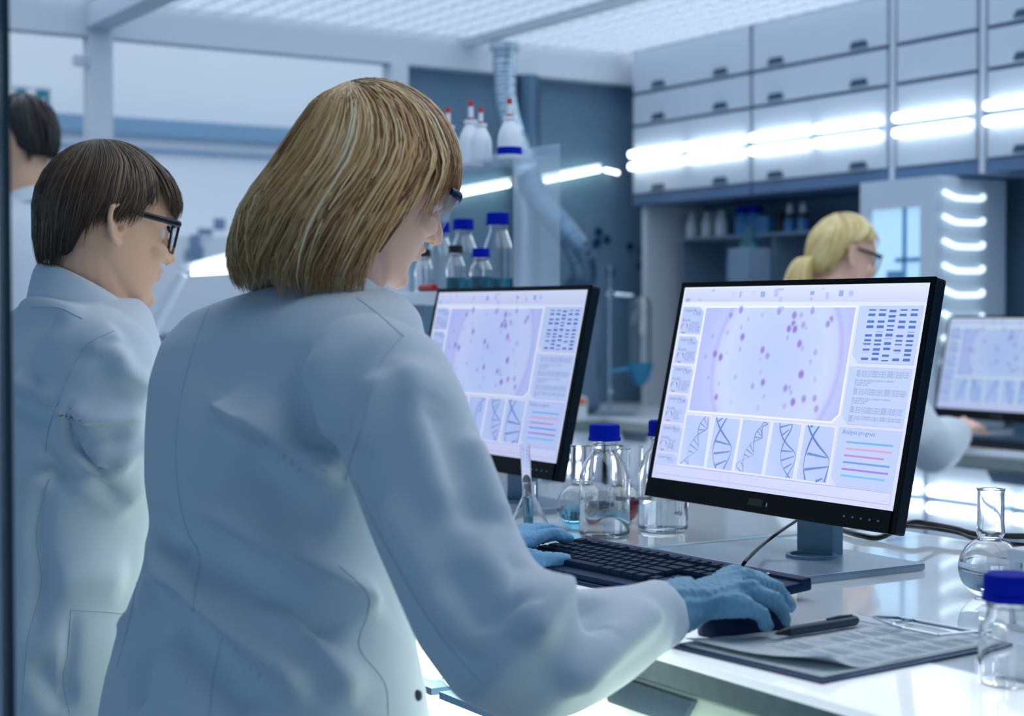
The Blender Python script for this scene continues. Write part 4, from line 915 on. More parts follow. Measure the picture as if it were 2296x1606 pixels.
obj('nosepiece', MB().lathe([(.0003, 0), (.035, 0), (.035, .02), (.0003, .025)], (hb.x + .01, 2.85, hb.z - .09), 20).tube([(hb.x + .01, 2.85, hb.z - .09), (hb.x + .01, 2.85, hb.z - .13)], .012, 12), 'steel', mc, 40); obj('stage', MB().bx(hb.x - .06, hb.x + .09, 2.78, 2.92, hb.z - .16, hb.z - .148, .003), 'black_plastic', mc)
lp = empty('magnifier_lamp', Vector((1.72, 4.0, ZB)), 'white arm lamp with a glowing panel head between the man and the woman', 'lamp')
P0, P1 = at(428, 596, d=4.2), at(530, 570, d=4.2); dirl = (P1 - P0)
mat('lamp_glow', lin(255, 255, 255), .4, emit=(.90, .96, 1.0), es=4.0)
dep = FWD * .10
obj('head', MB().prism([at(398, 596, d=4.22), at(545, 556, d=4.22), at(545, 572, d=4.22), at(410, 606, d=4.22)], FWD, .14), 'white_plastic', lp)
obj('light_panel', MB().prism([at(430, 597, d=4.20), at(540, 574, d=4.20), at(540, 612, d=4.24), at(428, 618, d=4.24)], FWD, .012), 'lamp_glow', lp)
obj('arm', MB().tube([at(410, 615, d=4.24), at(372, 690, d=4.26), at(345, 745, d=4.26)], .014, 10), 'white_plastic', lp, True); obj('arm', MB().tube([at(398, 612, d=4.30), at(352, 705, d=4.3), at(340, 740, d=4.28)], .007, 8), 'white_plastic', lp, True)
q = at(345, 745, d=4.26); obj('pole', MB().tube([q, (q.x + .02, q.y, q.z - .06), (q.x + .03, q.y, ZB + .02)], .014, 10), 'white_plastic', lp, True); obj('base', MB().lathe([(.0003, 0), (.07, 0), (.07, .015), (.0003, .022)], (q.x + .03, q.y, ZB + .0003), 24), 'white_plastic', lp, 40)
lp.location = (q.x + .03, q.y, ZB)
for ch in lp.children: ch.matrix_parent_inverse = Matrix.Translation(-lp.location)
# ================================================================== people
rad = math.radians
def remesh(mb, voxel, it=6, fac=.5):
    me = bpy.data.meshes.new('tmp'); me.from_pydata([tuple(v) for v in mb.v], [], mb.f); me.update()
    o = bpy.data.objects.new('tmp', me); COL.objects.link(o)
    r = o.modifiers.new('r', 'REMESH'); r.mode = 'VOXEL'; r.voxel_size = voxel
    s = o.modifiers.new('s', 'SMOOTH'); s.factor = fac; s.iterations = it
    dg = bpy.context.evaluated_depsgraph_get(); dg.update()
    out = bpy.data.meshes.new_from_object(o.evaluated_get(dg)); bpy.data.objects.remove(o); bpy.data.meshes.remove(me)
    out.materials.clear(); out.polygons.foreach_set('use_smooth', [True] * len(out.polygons)); return out
def coords(me):
    a = np.empty(len(me.vertices) * 3); me.vertices.foreach_get('co', a); return a.reshape(-1, 3)
def normals(me):
    a = np.empty(len(me.vertices) * 3, dtype=np.float32); me.vertex_normals.foreach_get('vector', a); return a.reshape(-1, 3).astype(float)
def set_coords(me, a): me.vertices.foreach_set('co', a.ravel()); me.update()
CAMP = Vector((0, 0, CAMZ))
def project(bvh, pts, n=30):
    """photo polyline -> points on the surface seen there"""
    out = []
    for p in spline([(x, y, 0) for x, y in pts], n):
        d = (at(p.x, p.y, d=2.0) - CAMP).normalized(); h = bvh.ray_cast(CAMP, d)
        if h[0] is not None: out.append((h[0], h[1]))
    return out
def folds(me, strokes, noise=.0):
    """push cloth in or out along creases: (photo polyline, width on one side, width on the other, height)"""
    for (pts, w1, w2, h) in strokes:
        bvh = BVHTree.FromPolygons([v.co for v in me.vertices], [p.vertices for p in me.polygons])
        hit = project(bvh, pts, 34)
        if len(hit) < 4: continue
        P = np.array([q[0][:] for q in hit]); T = np.gradient(P, axis=0); T /= np.linalg.norm(T, axis=1)[:, None] + 1e-9
        Nn = np.array([q[1][:] for q in hit]); S = np.cross(Nn, T)
        V = coords(me); N = normals(me); lo = P.min(0) - 3 * max(w1, w2); hi = P.max(0) + 3 * max(w1, w2)
        idx = np.where(np.all((V > lo) & (V < hi), axis=1))[0]
        if not len(idx): continue
        D = np.linalg.norm(V[idx][:, None, :] - P[None], axis=2); k = D.argmin(1); d = D[np.arange(len(idx)), k]
        sg = np.einsum('ij,ij->i', V[idx] - P[k], S[k]); w = np.where(sg > 0, w1, w2)
        t = k / (len(P) - 1); tap = np.clip(np.minimum(t, 1 - t) * 5, 0, 1); tap = tap * tap * (3 - 2 * tap) * .9 + .1
        facing = np.clip(np.einsum('ij,ij->i', N[idx], Nn[k]) * 2, 0, 1)
        V[idx] += N[idx] * (h * 2.7 * np.exp(-(d / w) ** 2) * tap * facing)[:, None]; set_coords(me, V)
def relax(me, it, fac=.45):
    o = bpy.data.objects.new('tmp', me); COL.objects.link(o); m_ = o.modifiers.new('s', 'SMOOTH'); m_.factor = fac; m_.iterations = it
    dg = bpy.context.evaluated_depsgraph_get(); dg.update(); out = bpy.data.meshes.new_from_object(o.evaluated_get(dg)); bpy.data.objects.remove(o); return out
def seams(me, lines, parent, r=.0011):
    bvh = BVHTree.FromPolygons([v.co for v in me.vertices], [p.vertices for p in me.polygons])
    for pts in lines:
        hit = project(bvh, pts, 60)
        if len(hit) < 4: continue
        obj('seam', MB().tube([q[0] + q[1] * r * .35 for q in hit], r, 6), 'coat_seam', parent, True)
def fring(c, a, b, yaw, n=36, e=2.25, tilt=0.0):
    """horizontal body section: a = half width across, b = half depth"""
    Fv = Vector((math.cos(yaw), math.sin(yaw), 0)); Lv = Vector((-math.sin(yaw), math.cos(yaw), 0)); out = []
    for j in range(n):
        t = 2 * math.pi * j / n; cx, sx = math.cos(t), math.sin(t)
        x = math.copysign(abs(cx) ** (2 / e), cx) * b; y = math.copysign(abs(sx) ** (2 / e), sx) * a
        out.append(Vector(c) + Fv * x + Lv * y + Vector((0, 0, x * tilt)))
    return out
HEAD = [(.118, .0, -.03, .02), (.112, .034, -.062, .046), (.097, .060, -.085, .062), (.072, .083, -.1, .073), (.047, .094, -.105, .077), (.031, .096, -.106, .077), (.012, .089, -.104, .075), (-.008, .089, -.098, .072),
        (-.028, .094, -.09, .069), (-.045, .097, -.078, .066), (-.062, .095, -.05, .062), (-.08, .092, -.02, .055), (-.096, .093, .006, .045), (-.108, .086, .026, .034), (-.115, .072, .044, .02)]
def head_mb(Mw, ears=True, sc=1.0):
    m_ = MB(); rings = []
    for (z, f, b, w) in HEAD:
        xc = (f + b) / 2 - .012; ring = []
        for j in range(40):
            t = 2 * math.pi * j / 40; c, s = math.cos(t), math.sin(t); e = 2.35 if c > 0 else 2.05
            x = (f - xc) * math.copysign(abs(c) ** (2 / e), c) if c > 0 else (xc - b) * c
            y = w * math.copysign(abs(s) ** (2 / e), s)
            ring.append(Vector((xc + x, y, z)))
        rings.append(ring)
    m_.rings(rings)
    m_.tube([(.086, 0, .024), (.099, 0, .006), (.112, 0, -.012), (.1165, 0, -.021), (.108, 0, -.029)], [.0085, .0085, .0102, .0112, .008], 12)
    for s in (-1, 1):
        m_.ell((.101, s * .0115, -.0255), (.012, .0078, .0085))
        m_.tube([(.085, s * .012, .032), (.088, s * .03, .035), (.076, s * .052, .030)], [.006, .008, .006], 8)   # brow
        m_.ell((.070, s * .042, -.022), (.024, .020, .018))                                                          # cheek bone
        m_.ell((.086, s * .032, .013), (.0075, .0135, .0085))                                                        # lids
        if ears:
            er = [(-.006, .016), (-.013, .027), (-.024, .030), (-.034, .022), (-.034, .004), (-.027, -.014), (-.018, -.028), (-.008, -.033), (-.004, -.024)]
            m_.tube([(x, s * (.080 + .010 * (-x - .004) / .03), z) for x, z in er], [.0045, .005, .0055, .0055, .005, .005, .006, .006, .0045], 10)
            m_.ell((-.017, s * .079, -.002), (.017, .0062, .029)); m_.tube([(-.013, s * .083, .014), (-.021, s * .086, .004), (-.014, s * .083, -.012)], .003, 8)
            m_.ell((-.003, s * .077, -.004), (.005, .006, .008))
    m_.ell((.0985, 0, -.0465), (.0085, .023, .0058)); m_.ell((.0965, 0, -.0585), (.0088, .020, .0066)); m_.ell((.091, 0, -.096), (.013, .018, .014))
    m_.v = [tuple(Mw @ (Vector(v) * sc)) for v in m_.v]; return m_
def carve_face(me, Mw, sc):
    V = coords(me); N = normals(me); inv = np.array(Mw.inverted()); L = (V @ inv[:3, :3].T + inv[:3, 3]) / sc
    def push(c, r, h):
        d2 = sum(((L[:, i] - c[i]) / r[i]) ** 2 for i in range(3)); V[:] += N * (h * sc * np.exp(-d2))[:, None]
    for s in (-1, 1):
        push((.095, s * .030, .018), (.02, .016, .010), -.005); push((.108, s * .0075, -.0305), (.006, .004, .0035), -.006)
        push((-.009, s * .086, -.004), (.006, .02, .008), -.010); push((-.018, s * .088, .012), (.008, .02, .006), -.003)
        push((.093, s * .026, -.05), (.01, .006, .012), -.003)
    push((.10, 0, -.053), (.012, .024, .0026), -.0035); push((.095, 0, -.077), (.01, .02, .008), -.0025)
    set_coords(me, V)
def head_frame(px, py, d, yaw, pitch, sc, roll=0):
    R = Matrix.Rotation(yaw, 3, 'Z') @ Matrix.Rotation(pitch, 3, 'Y') @ Matrix.Rotation(roll, 3, 'X')
    O = at(px, py, d=d) - R @ (Vector((.122, 0, -.022)) * sc); return Matrix.Translation(O) @ R.to_4x4()
def eyes(Mw, sc, parent):
    for s in (-1, 1):
        c = Mw @ (Vector((.0745, s * .032, .012)) * sc); e = obj('eye', MB().ell(c, (.0118 * sc,) * 3), 'eye_white', parent, True)
        f = (Mw.to_3x3() @ Vector((1, 0, 0))); obj('iris', MB().ell(c + f * .0078 * sc, (.0055 * sc,) * 3, n=14, m=8), 'iris', e, True)
# ------------------------------------------------------------------ hair
def hair(parent, Mw, sc, yaw, levels, locks, endz, mat_, under, width=.006, swirl=.35, start=(0, .3), wave=.007, cut=None, seed=3, curl=.07, lift=(.92, 1.02), fringe=None):
    rnd = random.Random(seed); Rz = Matrix.Rotation(yaw, 3, 'Z'); O = Mw.translation.copy(); inv = Mw.inverted()
    def clear(p, gap):
        q = inv @ p / sc - Vector((-.006, 0, .024)); e = Vector((q.x / (.103 if q.x > 0 else .102), q.y / .081, q.z / .101)); l = e.length * sc
        need = 1 + gap / .09
        return p if e.length >= need or e.length < 1e-6 else Mw @ ((q * (need / e.length) + Vector((-.006, 0, .024))) * sc)
    lv = np.array([[*(p.x, p.y, p.z), w_] for p, w_ in zip(spline([(l[0], l[1], l[2]) for l in levels], 40), [q.x for q in spline([(l[3], 0, 0) for l in levels], 40)])]); zs_l = lv[:, 0]
    seg = np.sqrt(np.diff(lv[:, 0]) ** 2 + np.diff(lv[:, 2]) ** 2); cum = np.append(0, np.cumsum(seg)); tot = cum[-1]
    def pt(az, s, k=1.0):
        q = [np.interp(s * tot, cum, lv[:, i]) for i in range(4)]
        return Vector((q[1] + q[2] * k * math.cos(az), q[3] * k * math.sin(az), q[0] if k > .99 else q[0] - .004))
    def s_of_z(z): return float(np.interp(-z, -zs_l, cum)) / tot
    m_ = MB(); cols = []
    ncl = max(40, locks // 22); clumps = [(rnd.uniform(-math.pi, math.pi), rnd.random(), rnd.uniform(.4, 1.3), rnd.uniform(0, 6.28), rnd.uniform(-.5, .5)) for _ in range(ncl)]
    for i in range(locks):
        caz, ccol, csw, cph, cend = clumps[i % ncl]; stray = rnd.random() < .16
        off = rnd.gauss(0, .075 if not stray else .2); az = caz + off
        az = (az + math.pi) % (2 * math.pi) - math.pi; sd = 1 if az >= 0 else -1
        s0 = rnd.uniform(*start) * rnd.random(); ze = endz(az, rnd) + cend * .012; s1 = min(1.0, s_of_z(ze))
        if s1 - s0 < .12: continue
        k = lift[0] + (lift[1] - lift[0]) * (rnd.random() * .45 + .55 * ((ccol * 7.3) % 1)); w = width * rnd.uniform(.55, 1.35); n = 11; pts = []; rs = []
        sw = swirl * csw * sd * (fringe(az) if fringe else 1); ph = cph + rnd.gauss(0, .35); cu_ = rnd.uniform(.3, 1) * curl; cl = rnd.uniform(.3, .8)
        for j in range(n):
            t = j / (n - 1); s = s0 + (s1 - s0) * t
            p = pt(az - off * cl * t ** 2 * (0 if stray else 1) + sw * t * t + wave * 6 * math.sin(ph + t * 4.5) * t, s, k * (1 - cu_ * max(0, t - .7) / .3) + wave * 3 * math.sin(ph * 1.7 + t * 6))
            pts.append(clear(Rz @ p + O, .006 + .010 * (k - lift[0]) / max(1e-6, lift[1] - lift[0]))); rs.append(w * (.3 + .7 * math.sin(math.pi * min(1, t * .75 + .15)) ** .7) * (1 if t < .7 else max(.06, (1 - t) / .3)))
        c0 = O + Rz @ Vector((lv[0][1], 0, 0)); nv = len(m_.v)
        m_.tube(pts, rs, 4, flat=.6, up=(pts[0] - c0).normalized())
        q = min(.999, max(0, .62 * ccol + .38 * rnd.random())); cols += [q] * (len(m_.v) - nv)
    hme = bpy.data.meshes.new('hair'); hme.from_pydata([tuple(v) for v in m_.v], [], m_.f); hme.update()
    hme.polygons.foreach_set('use_smooth', [True] * len(hme.polygons))
    ca = hme.attributes.new('tone', 'FLOAT', 'POINT'); ca.data.foreach_set('value', np.array(cols, dtype=np.float32))
    h = link('hair', hme, mat_, parent)
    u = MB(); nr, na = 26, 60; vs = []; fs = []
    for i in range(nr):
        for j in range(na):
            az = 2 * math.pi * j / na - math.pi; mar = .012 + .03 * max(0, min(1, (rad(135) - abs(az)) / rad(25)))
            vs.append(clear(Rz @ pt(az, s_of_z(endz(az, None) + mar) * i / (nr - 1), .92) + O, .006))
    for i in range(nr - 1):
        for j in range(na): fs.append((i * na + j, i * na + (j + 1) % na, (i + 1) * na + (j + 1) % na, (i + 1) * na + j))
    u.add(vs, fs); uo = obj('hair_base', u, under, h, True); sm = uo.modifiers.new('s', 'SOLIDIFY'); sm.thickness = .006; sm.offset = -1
    return h
# ------------------------------------------------------------------ hands
def hand_mb(Wp, K, P_, T_, thumb, r=.0098):
    m_ = MB(); Wp = Vector(Wp)
    for i in range(4):
        k, p, t = Vector(K[i]), Vector(P_[i]), Vector(T_[i]); f = [1, 1.04, 1, .88][i]
        dmid = p + (t - p) * .5 + (k - p).normalized() * -.001
        m_.tube(spline([k, p, dmid, t], 12), [r * f * q for q in (1.12, 1.08, 1.06, 1.02, 1.04, .98, .95, .92, .9, .86, .8, .62)], 12); m_.ell(t - (t - p).normalized() * .004, (r * f * .74,) * 3, n=12, m=8)
        m_.tube([Wp + (k - Wp) * .05, Wp + (k - Wp) * .5, k], [.019, .0155, r * 1.3], 12); m_.ell(k, (r * 1.28,) * 3, n=12, m=8)
    for i in range(3):
        a, b = (Vector(K[i]) + Vector(K[i + 1])) / 2, Wp; m_.tube([b, b + (a - b) * .5, a * .9 + b * .1], [.019, .0160, .0125], 12)
    th = [Vector(q) for q in thumb]; m_.tube(spline(th, 12), [.0145, .0145, .014, .0135, .013, .0125, .012, .0118, .0112, .0105, .0095, .007], 12)
    return m_
def leg_mb(hip, knee, foot, r=.085): return MB().tube(spline([hip, knee, foot], 12), [r, r, r * .98, r * .94, r * .88, r * .82, r * .76, r * .72, r * .68, r * .66, r * .64, r * .64], 18)
def shoes(parent, feet, yaw):
    for f in feet:
        Rz = Matrix.Rotation(yaw, 3, 'Z'); R_ = []
        for k in range(10):
            t = k / 9; x = -.08 + .27 * t; w = .042 * (1 - .25 * (1 - t)) * math.sqrt(max(.06, 1 - max(0, (t - .7) / .3) ** 2)); hh = (.085 if t < .35 else .085 - .05 * (t - .35) / .65) * (1 if t < .9 else .75)
            R_.append([Vector(f) + Rz @ Vector((x, w * math.cos(a), .0012 + max(0, hh * math.sin(a)))) for a in np.linspace(0, 2 * math.pi, 16, endpoint=False)])
        obj('shoe', MB().rings(R_), 'shoe', parent, 50)
def collar(parent, c, r, yaw, h, tiltf=.35, fall=.055, m_='coat', spread=.045, open_=.42, lift=0):
    """turn-down collar: a band that stands round the nape and folds outwards"""
    vs = []; n = 44; rows_ = 7
    for j in range(n):
        a = open_ + (2 * math.pi - 2 * open_) * j / (n - 1)                    # 0 = front
        fr = .5 + .5 * math.cos(a); Fv = Vector((math.cos(yaw + a), math.sin(yaw + a), 0))
        for i in range(rows_):
            t = i / (rows_ - 1)
            if t < .4: q = t / .4; rr = r * (1 + .03 * q); z = -.012 + (h + .012) * q
            else: q = (t - .4) / .6; rr = r * 1.03 + .006 * math.sin(min(1, q * 3) * math.pi / 2) + spread * (.45 + .75 * fr) * q ** 1.15; z = h + .004 * math.sin(q * math.pi) - fall * q * (1 + .9 * fr)
            p = Vector(c) + Fv * rr; p.z += z - tiltf * (p - Vector(c)).dot(Vector((math.cos(yaw), math.sin(yaw), 0))) - .010 * fr; vs.append(p)
    fs = [(j * rows_ + i, (j + 1) * rows_ + i, (j + 1) * rows_ + i + 1, j * rows_ + i + 1) for j in range(n - 1) for i in range(rows_ - 1)]
    o = obj('collar', MB().add(vs, fs), m_, parent, True); s = o.modifiers.new('s', 'SOLIDIFY'); s.thickness = .0035; s.offset = 0
    b = o.modifiers.new('b', 'SUBSURF'); b.levels = 1; b.render_levels = 1; return o
def spectacles(Mw, sc, parent, frame, y0=.066, goggles=False):
    g = empty_child('glasses', parent); f = MB(); l_ = MB(); T = lambda p: Mw @ (Vector(p) * sc)
    zt, zb, xf = .030, (-.016 if not goggles else -.026), .106
    for s in (-1, 1):
        pts = [(xf, s * .006, zt), (xf - .001, s * .033, zt + .001), (xf - .012, s * .060, zt - .001), (xf - .012, s * .058, zb + .008), (xf - .003, s * .036, zb), (xf, s * .010, zb + .006)]
        lens = [T(p) for p in pts]; nrm = (Mw.to_3x3() @ Vector((1, s * .18, 0))).normalized()
        if goggles:
            f.tube([T(p) for p in ((xf, 0, zt), (xf, s * .033, zt + .001), (xf - .012, s * .062, zt), (xf - .030, s * .070, zt - .002))], [.0042, .0046, .0046, .0035], 8, flat=1.4)
            pts2 = pts + []
            l_.prism([T((x + .001, y, z)) for x, y, z in pts], -nrm, .0018)
            l_.prism([T(p) for p in ((xf - .012, s * .0605, zt - .002), (xf - .036, s * .070, zt - .004), (xf - .036, s * .069, zb + .014), (xf - .012, s * .0585, zb + .008))], (Mw.to_3x3() @ Vector((0, s, 0))), .0014)
        else:
            f.tube(lens + [lens[0]], .0022, 6); l_.prism(lens, -nrm, .0012)
            f.tube([T(p) for p in ((xf - .001, s * .01, zt + .0005), (xf - .002, s * .036, zt + .001), (xf - .013, s * .062, zt - .001))], .0032, 6)
        if not goggles: f.tube([T(p) for p in ((xf - .013, s * .062, zt - .001), (xf - .022, s * .070, zt - .002), (.03, s * .078, .026), (-.01, s * .081, .026), (-.03, s * .083, .020), (-.046, s * .082, .006))], [.0040, .0040, .0036, .003, .003, .0028], 8, flat=1.3)
    f.tube([T((xf, -.007, .022)), T((xf + .002, 0, .024)), T((xf, .007, .022))], .0022, 6)
    obj('frame', f, frame, g, True); obj('lenses', l_, 'lens', g)
    return g
def empty_child(name, parent):
    o = bpy.data.objects.new(name, None); COL.objects.link(o); o.parent = parent; o.matrix_parent_inverse = full_basis(parent).inverted(); o.empty_display_size = .02; return o
def cloth_noise(me, amp, f=9.0, seed=0):
    V = coords(me); N = normals(me); r = np.random.RandomState(seed); h = np.zeros(len(V))
    for k in range(7):
        d = r.normal(size=3) * np.array([1, 1, .55]); d /= np.linalg.norm(d); h += np.sin(V @ d * f * (1 + .35 * k) * 2 + r.uniform(0, 6.3)) / (1 + .35 * k)
    set_coords(me, V + N * (amp * h / 2.6)[:, None])
# ================================================================== the woman at the keyboard
YW = rad(-2); SW = .88
HW = head_frame(984, 543, 1.99, YW, rad(27), SW); OW = HW.translation.copy()
pw = empty('person', (.70, 1.60, 0), 'person with blonde bob and white coat leaning over the keyboard with blue gloves', 'person')
nb = at(742, 690, d=1.93)
SHR, ELR, WRR = at(864, 868, d=1.72), at(1132, 1452, d=1.59), at(1500, 1368, d=1.735)
Lt = Vector((-math.sin(rad(20)), math.cos(rad(20)), 0))
SHL = nb + Lt * .165 + Vector((-.01, 0, -.09)); WRL = at(1105, 1248, d=2.2); ELL = Vector((.95, 2.0, .985))
b = head_mb(HW, False, SW); T_ = lambda x, y, z: HW @ (Vector((x, y, z)) * SW)
b.tube(spline([T_(-.012, 0, .0), T_(-.02, 0, -.05), (nb + OW) / 2 + Vector((-.012, 0, -.03)), nb, nb - Vector((.03, 0, .08))], 10), [.05, .052, .052, .051, .05, .05, .052, .056, .06, .07], 20)
b.rings([fring(nb - Vector((.02, 0, .06)), .09, .06, rad(15)), fring(at(660, 850, d=1.9), .13, .085, rad(15)), fring(at(640, 1100, d=1.87), .125, .09, rad(15)), fring(at(600, 1500, d=1.82), .15, .1, rad(12)), fring(at(596, 1640, d=1.8), .14, .1, rad(12))])
for (S_, E_, W2) in ((SHR, ELR, WRR), (SHL, ELL, WRL)): b.tube(spline([S_, E_, W2], 10), [.045, .04, .036, .033, .03, .026, .022, .02, .02, .024], 14)
bm_ = remesh(b, .0034, 4); carve_face(bm_, HW, SW); body = link('body', bm_, 'skin', pw)
eyes(HW, SW, body)
lev = [(.112, -.026, .004, .004), (.109, -.024, .028, .026), (.097, -.016, .055, .048), (.076, -.008, .079, .067), (.052, -.006, .097, .082), (.023, -.010, .112, .094), (-.02, -.033, .121, .104), (-.064, -.054, .12, .106), (-.10, -.064, .116, .104), (-.125, -.062, .108, .098), (-.15, -.055, .098, .09)]
def endw(az, r):
    a = abs(az); j = (r.uniform(-.014, .014) if r else 0)
    if a < rad(50): return -.006 + j + (.0 if r else .02)
    if a < rad(74): return (-.006 - .10 * ((a - rad(50)) / rad(24)) ** 1.3) + j
    if a < rad(120): return -.122 + j
    return -.106 + j
hw = hair(pw, HW, SW, YW, lev, 6500, endw, 'hair_blonde', 'hair_under_blonde', width=.0019, swirl=.42, seed=5, fringe=lambda az: -.5 if abs(az) < rad(60) else 1.0, curl=.12, lift=(.94, 1.02))
spectacles(HW, SW, pw, 'frame_navy', goggles=True)
c = MB()
rg = [((735, 640), 1.93, .066, .062, 12), ((706, 664), 1.925, .124, .074, 16), ((674, 700), 1.92, .166, .092, 18), ((650, 765), 1.91, .182, .108, 20), ((632, 850), 1.90, .182, .118, 20), ((620, 960), 1.885, .176, .124, 18), ((614, 1080), 1.87, .170, .126, 16),
      ((618, 1190), 1.855, .160, .124, 14), ((606, 1290), 1.84, .166, .128, 12), ((598, 1400), 1.825, .184, .140, 12), ((592, 1520), 1.81, .200, .152, 12), ((590, 1640), 1.80, .210, .160, 12), ((590, 1950), 1.80, .222, .172, 12), ((590, 2300), 1.80, .232, .182, 12)]
c.rings([fring(at(p[0], p[1], d=d_), a, b2, rad(yw)) for (p, d_, a, b2, yw) in rg])
arm = lambda m_, pts, rr, n=22: m_.tube(spline(pts, len(rr)), rr, n)
arm(c, [SHR + Vector((.0, .10, -.01)), SHR, SHR * .5 + ELR * .5 + Vector((-.010, -.004, .0)), ELR, ELR * .55 + WRR * .45 + Vector((0, 0, -.016)), WRR], [.038, .062, .070, .071, .070, .069, .069, .068, .069, .069, .067, .063, .057, .050, .041, .036])
arm(c, [SHL + Vector((.01, -.05, .012)), SHL, SHL * .5 + ELL * .5, ELL, ELL * .5 + WRL * .5, WRL], [.072, .074, .073, .07, .068, .066, .065, .063, .06, .052, .046, .041, .037, .033, .031, .03])
cm = remesh(c, .0062, 14, .55)
cloth_noise(cm, .0022, 6, 4)
ST = [([(470, 900), (523, 935), (600, 985), (690, 1042), (775, 1085)], .026, .011, .0120), ([(520, 1000), (600, 1060), (680, 1130), (760, 1180)], .03, .022, -.007),
      ([(330, 1225), (400, 1320), (500, 1420), (610, 1510), (700, 1580)], .022, .010, .0105), ([(360, 1330), (430, 1430), (520, 1530), (570, 1606)], .03, .02, -.007),
      ([(430, 1130), (540, 1190), (660, 1270), (790, 1340), (850, 1390)], .022, .011, .010), ([(420, 1215), (540, 1290), (660, 1380), (760, 1460)], .03, .02, -.007),
      ([(560, 1360), (650, 1430), (740, 1510), (800, 1590)], .024, .014, .007), ([(315, 1130), (360, 1190), (445, 1250)], .02, .012, -.006),
      ([(250, 1450), (330, 1360), (350, 1290)], .02, .014, .006), ([(300, 1606), (320, 1480), (380, 1380)], .022, .016, -.006),
      ([(700, 800), (735, 900), (760, 1000)], .030, .022, .006), ([(640, 840), (690, 940), (720, 1010)], .03, .022, -.005), ([(845, 830), (830, 930), (805, 1020)], .018, .012, .006),
      ([(430, 800), (500, 860), (560, 930)], .04, .03, -.004), ([(610, 700), (680, 740), (800, 760)], .05, .04, .003),
      ([(905, 790), (935, 900), (975, 1040), (1010, 1180)], .030, .022, .006), ([(960, 850), (1010, 980), (1050, 1100), (1075, 1200)], .030, .024, -.006), ([(1040, 960), (1085, 1080), (1115, 1180)], .02, .016, .005),
      ([(810, 1100), (880, 1240), (980, 1400), (1080, 1500)], .018, .014, -.0035), ([(850, 1100), (920, 1240), (1010, 1380), (1100, 1470)], .022, .015, .007),
      ([(1152, 1240), (1150, 1330), (1155, 1410)], .020, .015, -.003), ([(1175, 1450), (1225, 1370), (1285, 1296)], .028, .018, .0115), ([(1300, 1300), (1325, 1370), (1345, 1430)], .019, .014, -.0085),
      ([(1250, 1565), (1330, 1490), (1410, 1425), (1485, 1365)], .020, .013, .0095), ([(1000, 1250), (1060, 1350), (1100, 1430)], .03, .024, -.004), ([(1040, 1230), (1110, 1300), (1140, 1380)], .024, .02, .005)]
folds(cm, ST); cm = relax(cm, 3)
coat = link('lab_coat', cm, 'coat', pw)
seams(cm, [[(520, 622), (470, 690), (435, 780), (405, 900), (395, 1000), (400, 1100), (420, 1190), (447, 1248), (437, 1330), (430, 1370)], [(498, 1432), (478, 1520), (470, 1604)], [(900, 757), (855, 810), (830, 880), (810, 960), (790, 1020), (775, 1078)],
           [(905, 755), (850, 706), (800, 668)], [(795, 1075), (850, 1195), (955, 1380), (1040, 1490), (1100, 1550)], [(760, 1270), (823, 1329), (826, 1374), (806, 1452), (862, 1531), (871, 1604)], [(320, 1240), (290, 1390), (262, 1500)]], coat, .0006)
collar(coat, at(737, 655, d=1.925), .066, rad(10), .030, .42, .052, spread=.030)
obj('pocket_button', MB().lathe([(.0003, 0), (.006, 0), (.005, .003), (.0003, .003)], at(936, 1560, d=1.66), 16, Matrix.Rotation(math.pi / 2, 3, 'Y')), 'board_blue', coat, True)
# gloves
def glove(name, h, m_, wr, lab=None):
    wr = [Vector(q) for q in wr]; h.tube(wr, [.033, .031, .029, .027][:len(wr)], 20)
    g = remesh(h, .0024, 6, .5); cloth_noise(g, .0015, 190, 9); return link(name, g, m_, pw, label=lab)
K = [at(1648, 1291, d=1.845), at(1674, 1300, d=1.80), at(1684, 1326, d=1.762), at(1668, 1360, d=1.732)]
P2 = [at(1708, 1304, d=1.895), at(1732, 1318, d=1.845), at(1738, 1350, d=1.795), at(1706, 1378, d=1.748)]
T2 = [at(1768, 1348, d=1.905), at(1776, 1366, d=1.86), at(1762, 1398, d=1.802), at(1722, 1414, d=1.755)]
hr = hand_mb(at(1545, 1352, d=1.765), K, P2, T2, [at(1560, 1345, d=1.80), at(1600, 1345, d=1.85), at(1650, 1362, d=1.875), at(1690, 1380, d=1.872)], .0102)
rg_ = glove('glove', hr, 'glove', [WRR + (ELR - WRR).normalized() * .03, WRR, at(1545, 1352, d=1.765)], 'wrinkled blue glove on the mouse hand')
K = [at(1188, 1222, d=2.255), at(1190, 1211, d=2.28), at(1188, 1204, d=2.31), at(1180, 1202, d=2.335)]
P2 = [at(1236, 1208, d=2.275), at(1226, 1200, d=2.30), at(1215, 1197, d=2.33), at(1204, 1196, d=2.35)]
T2 = [at(1282, 1218, d=2.29), at(1262, 1206, d=2.325), at(1244, 1203, d=2.35), at(1226, 1202, d=2.37)]
hl = hand_mb(at(1135, 1236, d=2.22), K, P2, T2, [at(1140, 1252, d=2.21), at(1185, 1262, d=2.20), at(1232, 1266, d=2.20), at(1279, 1266, d=2.205)], .0098)
hl.v = [(x, y, z + .006) for x, y, z in hl.v]
glove('glove', hl, 'glove_light', [WRL, at(1135, 1236, d=2.22)], 'lighter blue glove on the typing hand')
hipc = at(592, 1640, d=1.80)
for s in (-1, 1):
    f = Vector((.74, 1.60 + s * .11, 0)); obj('trouser_leg', leg_mb(hipc + Vector((0, s * .09, -.06)), Vector((.74, 1.60 + s * .11, .46)), f + Vector((0, 0, .07))), 'trousers', pw, True)
shoes(pw, [(.74, 1.49, 0), (.74, 1.71, 0)], rad(5))
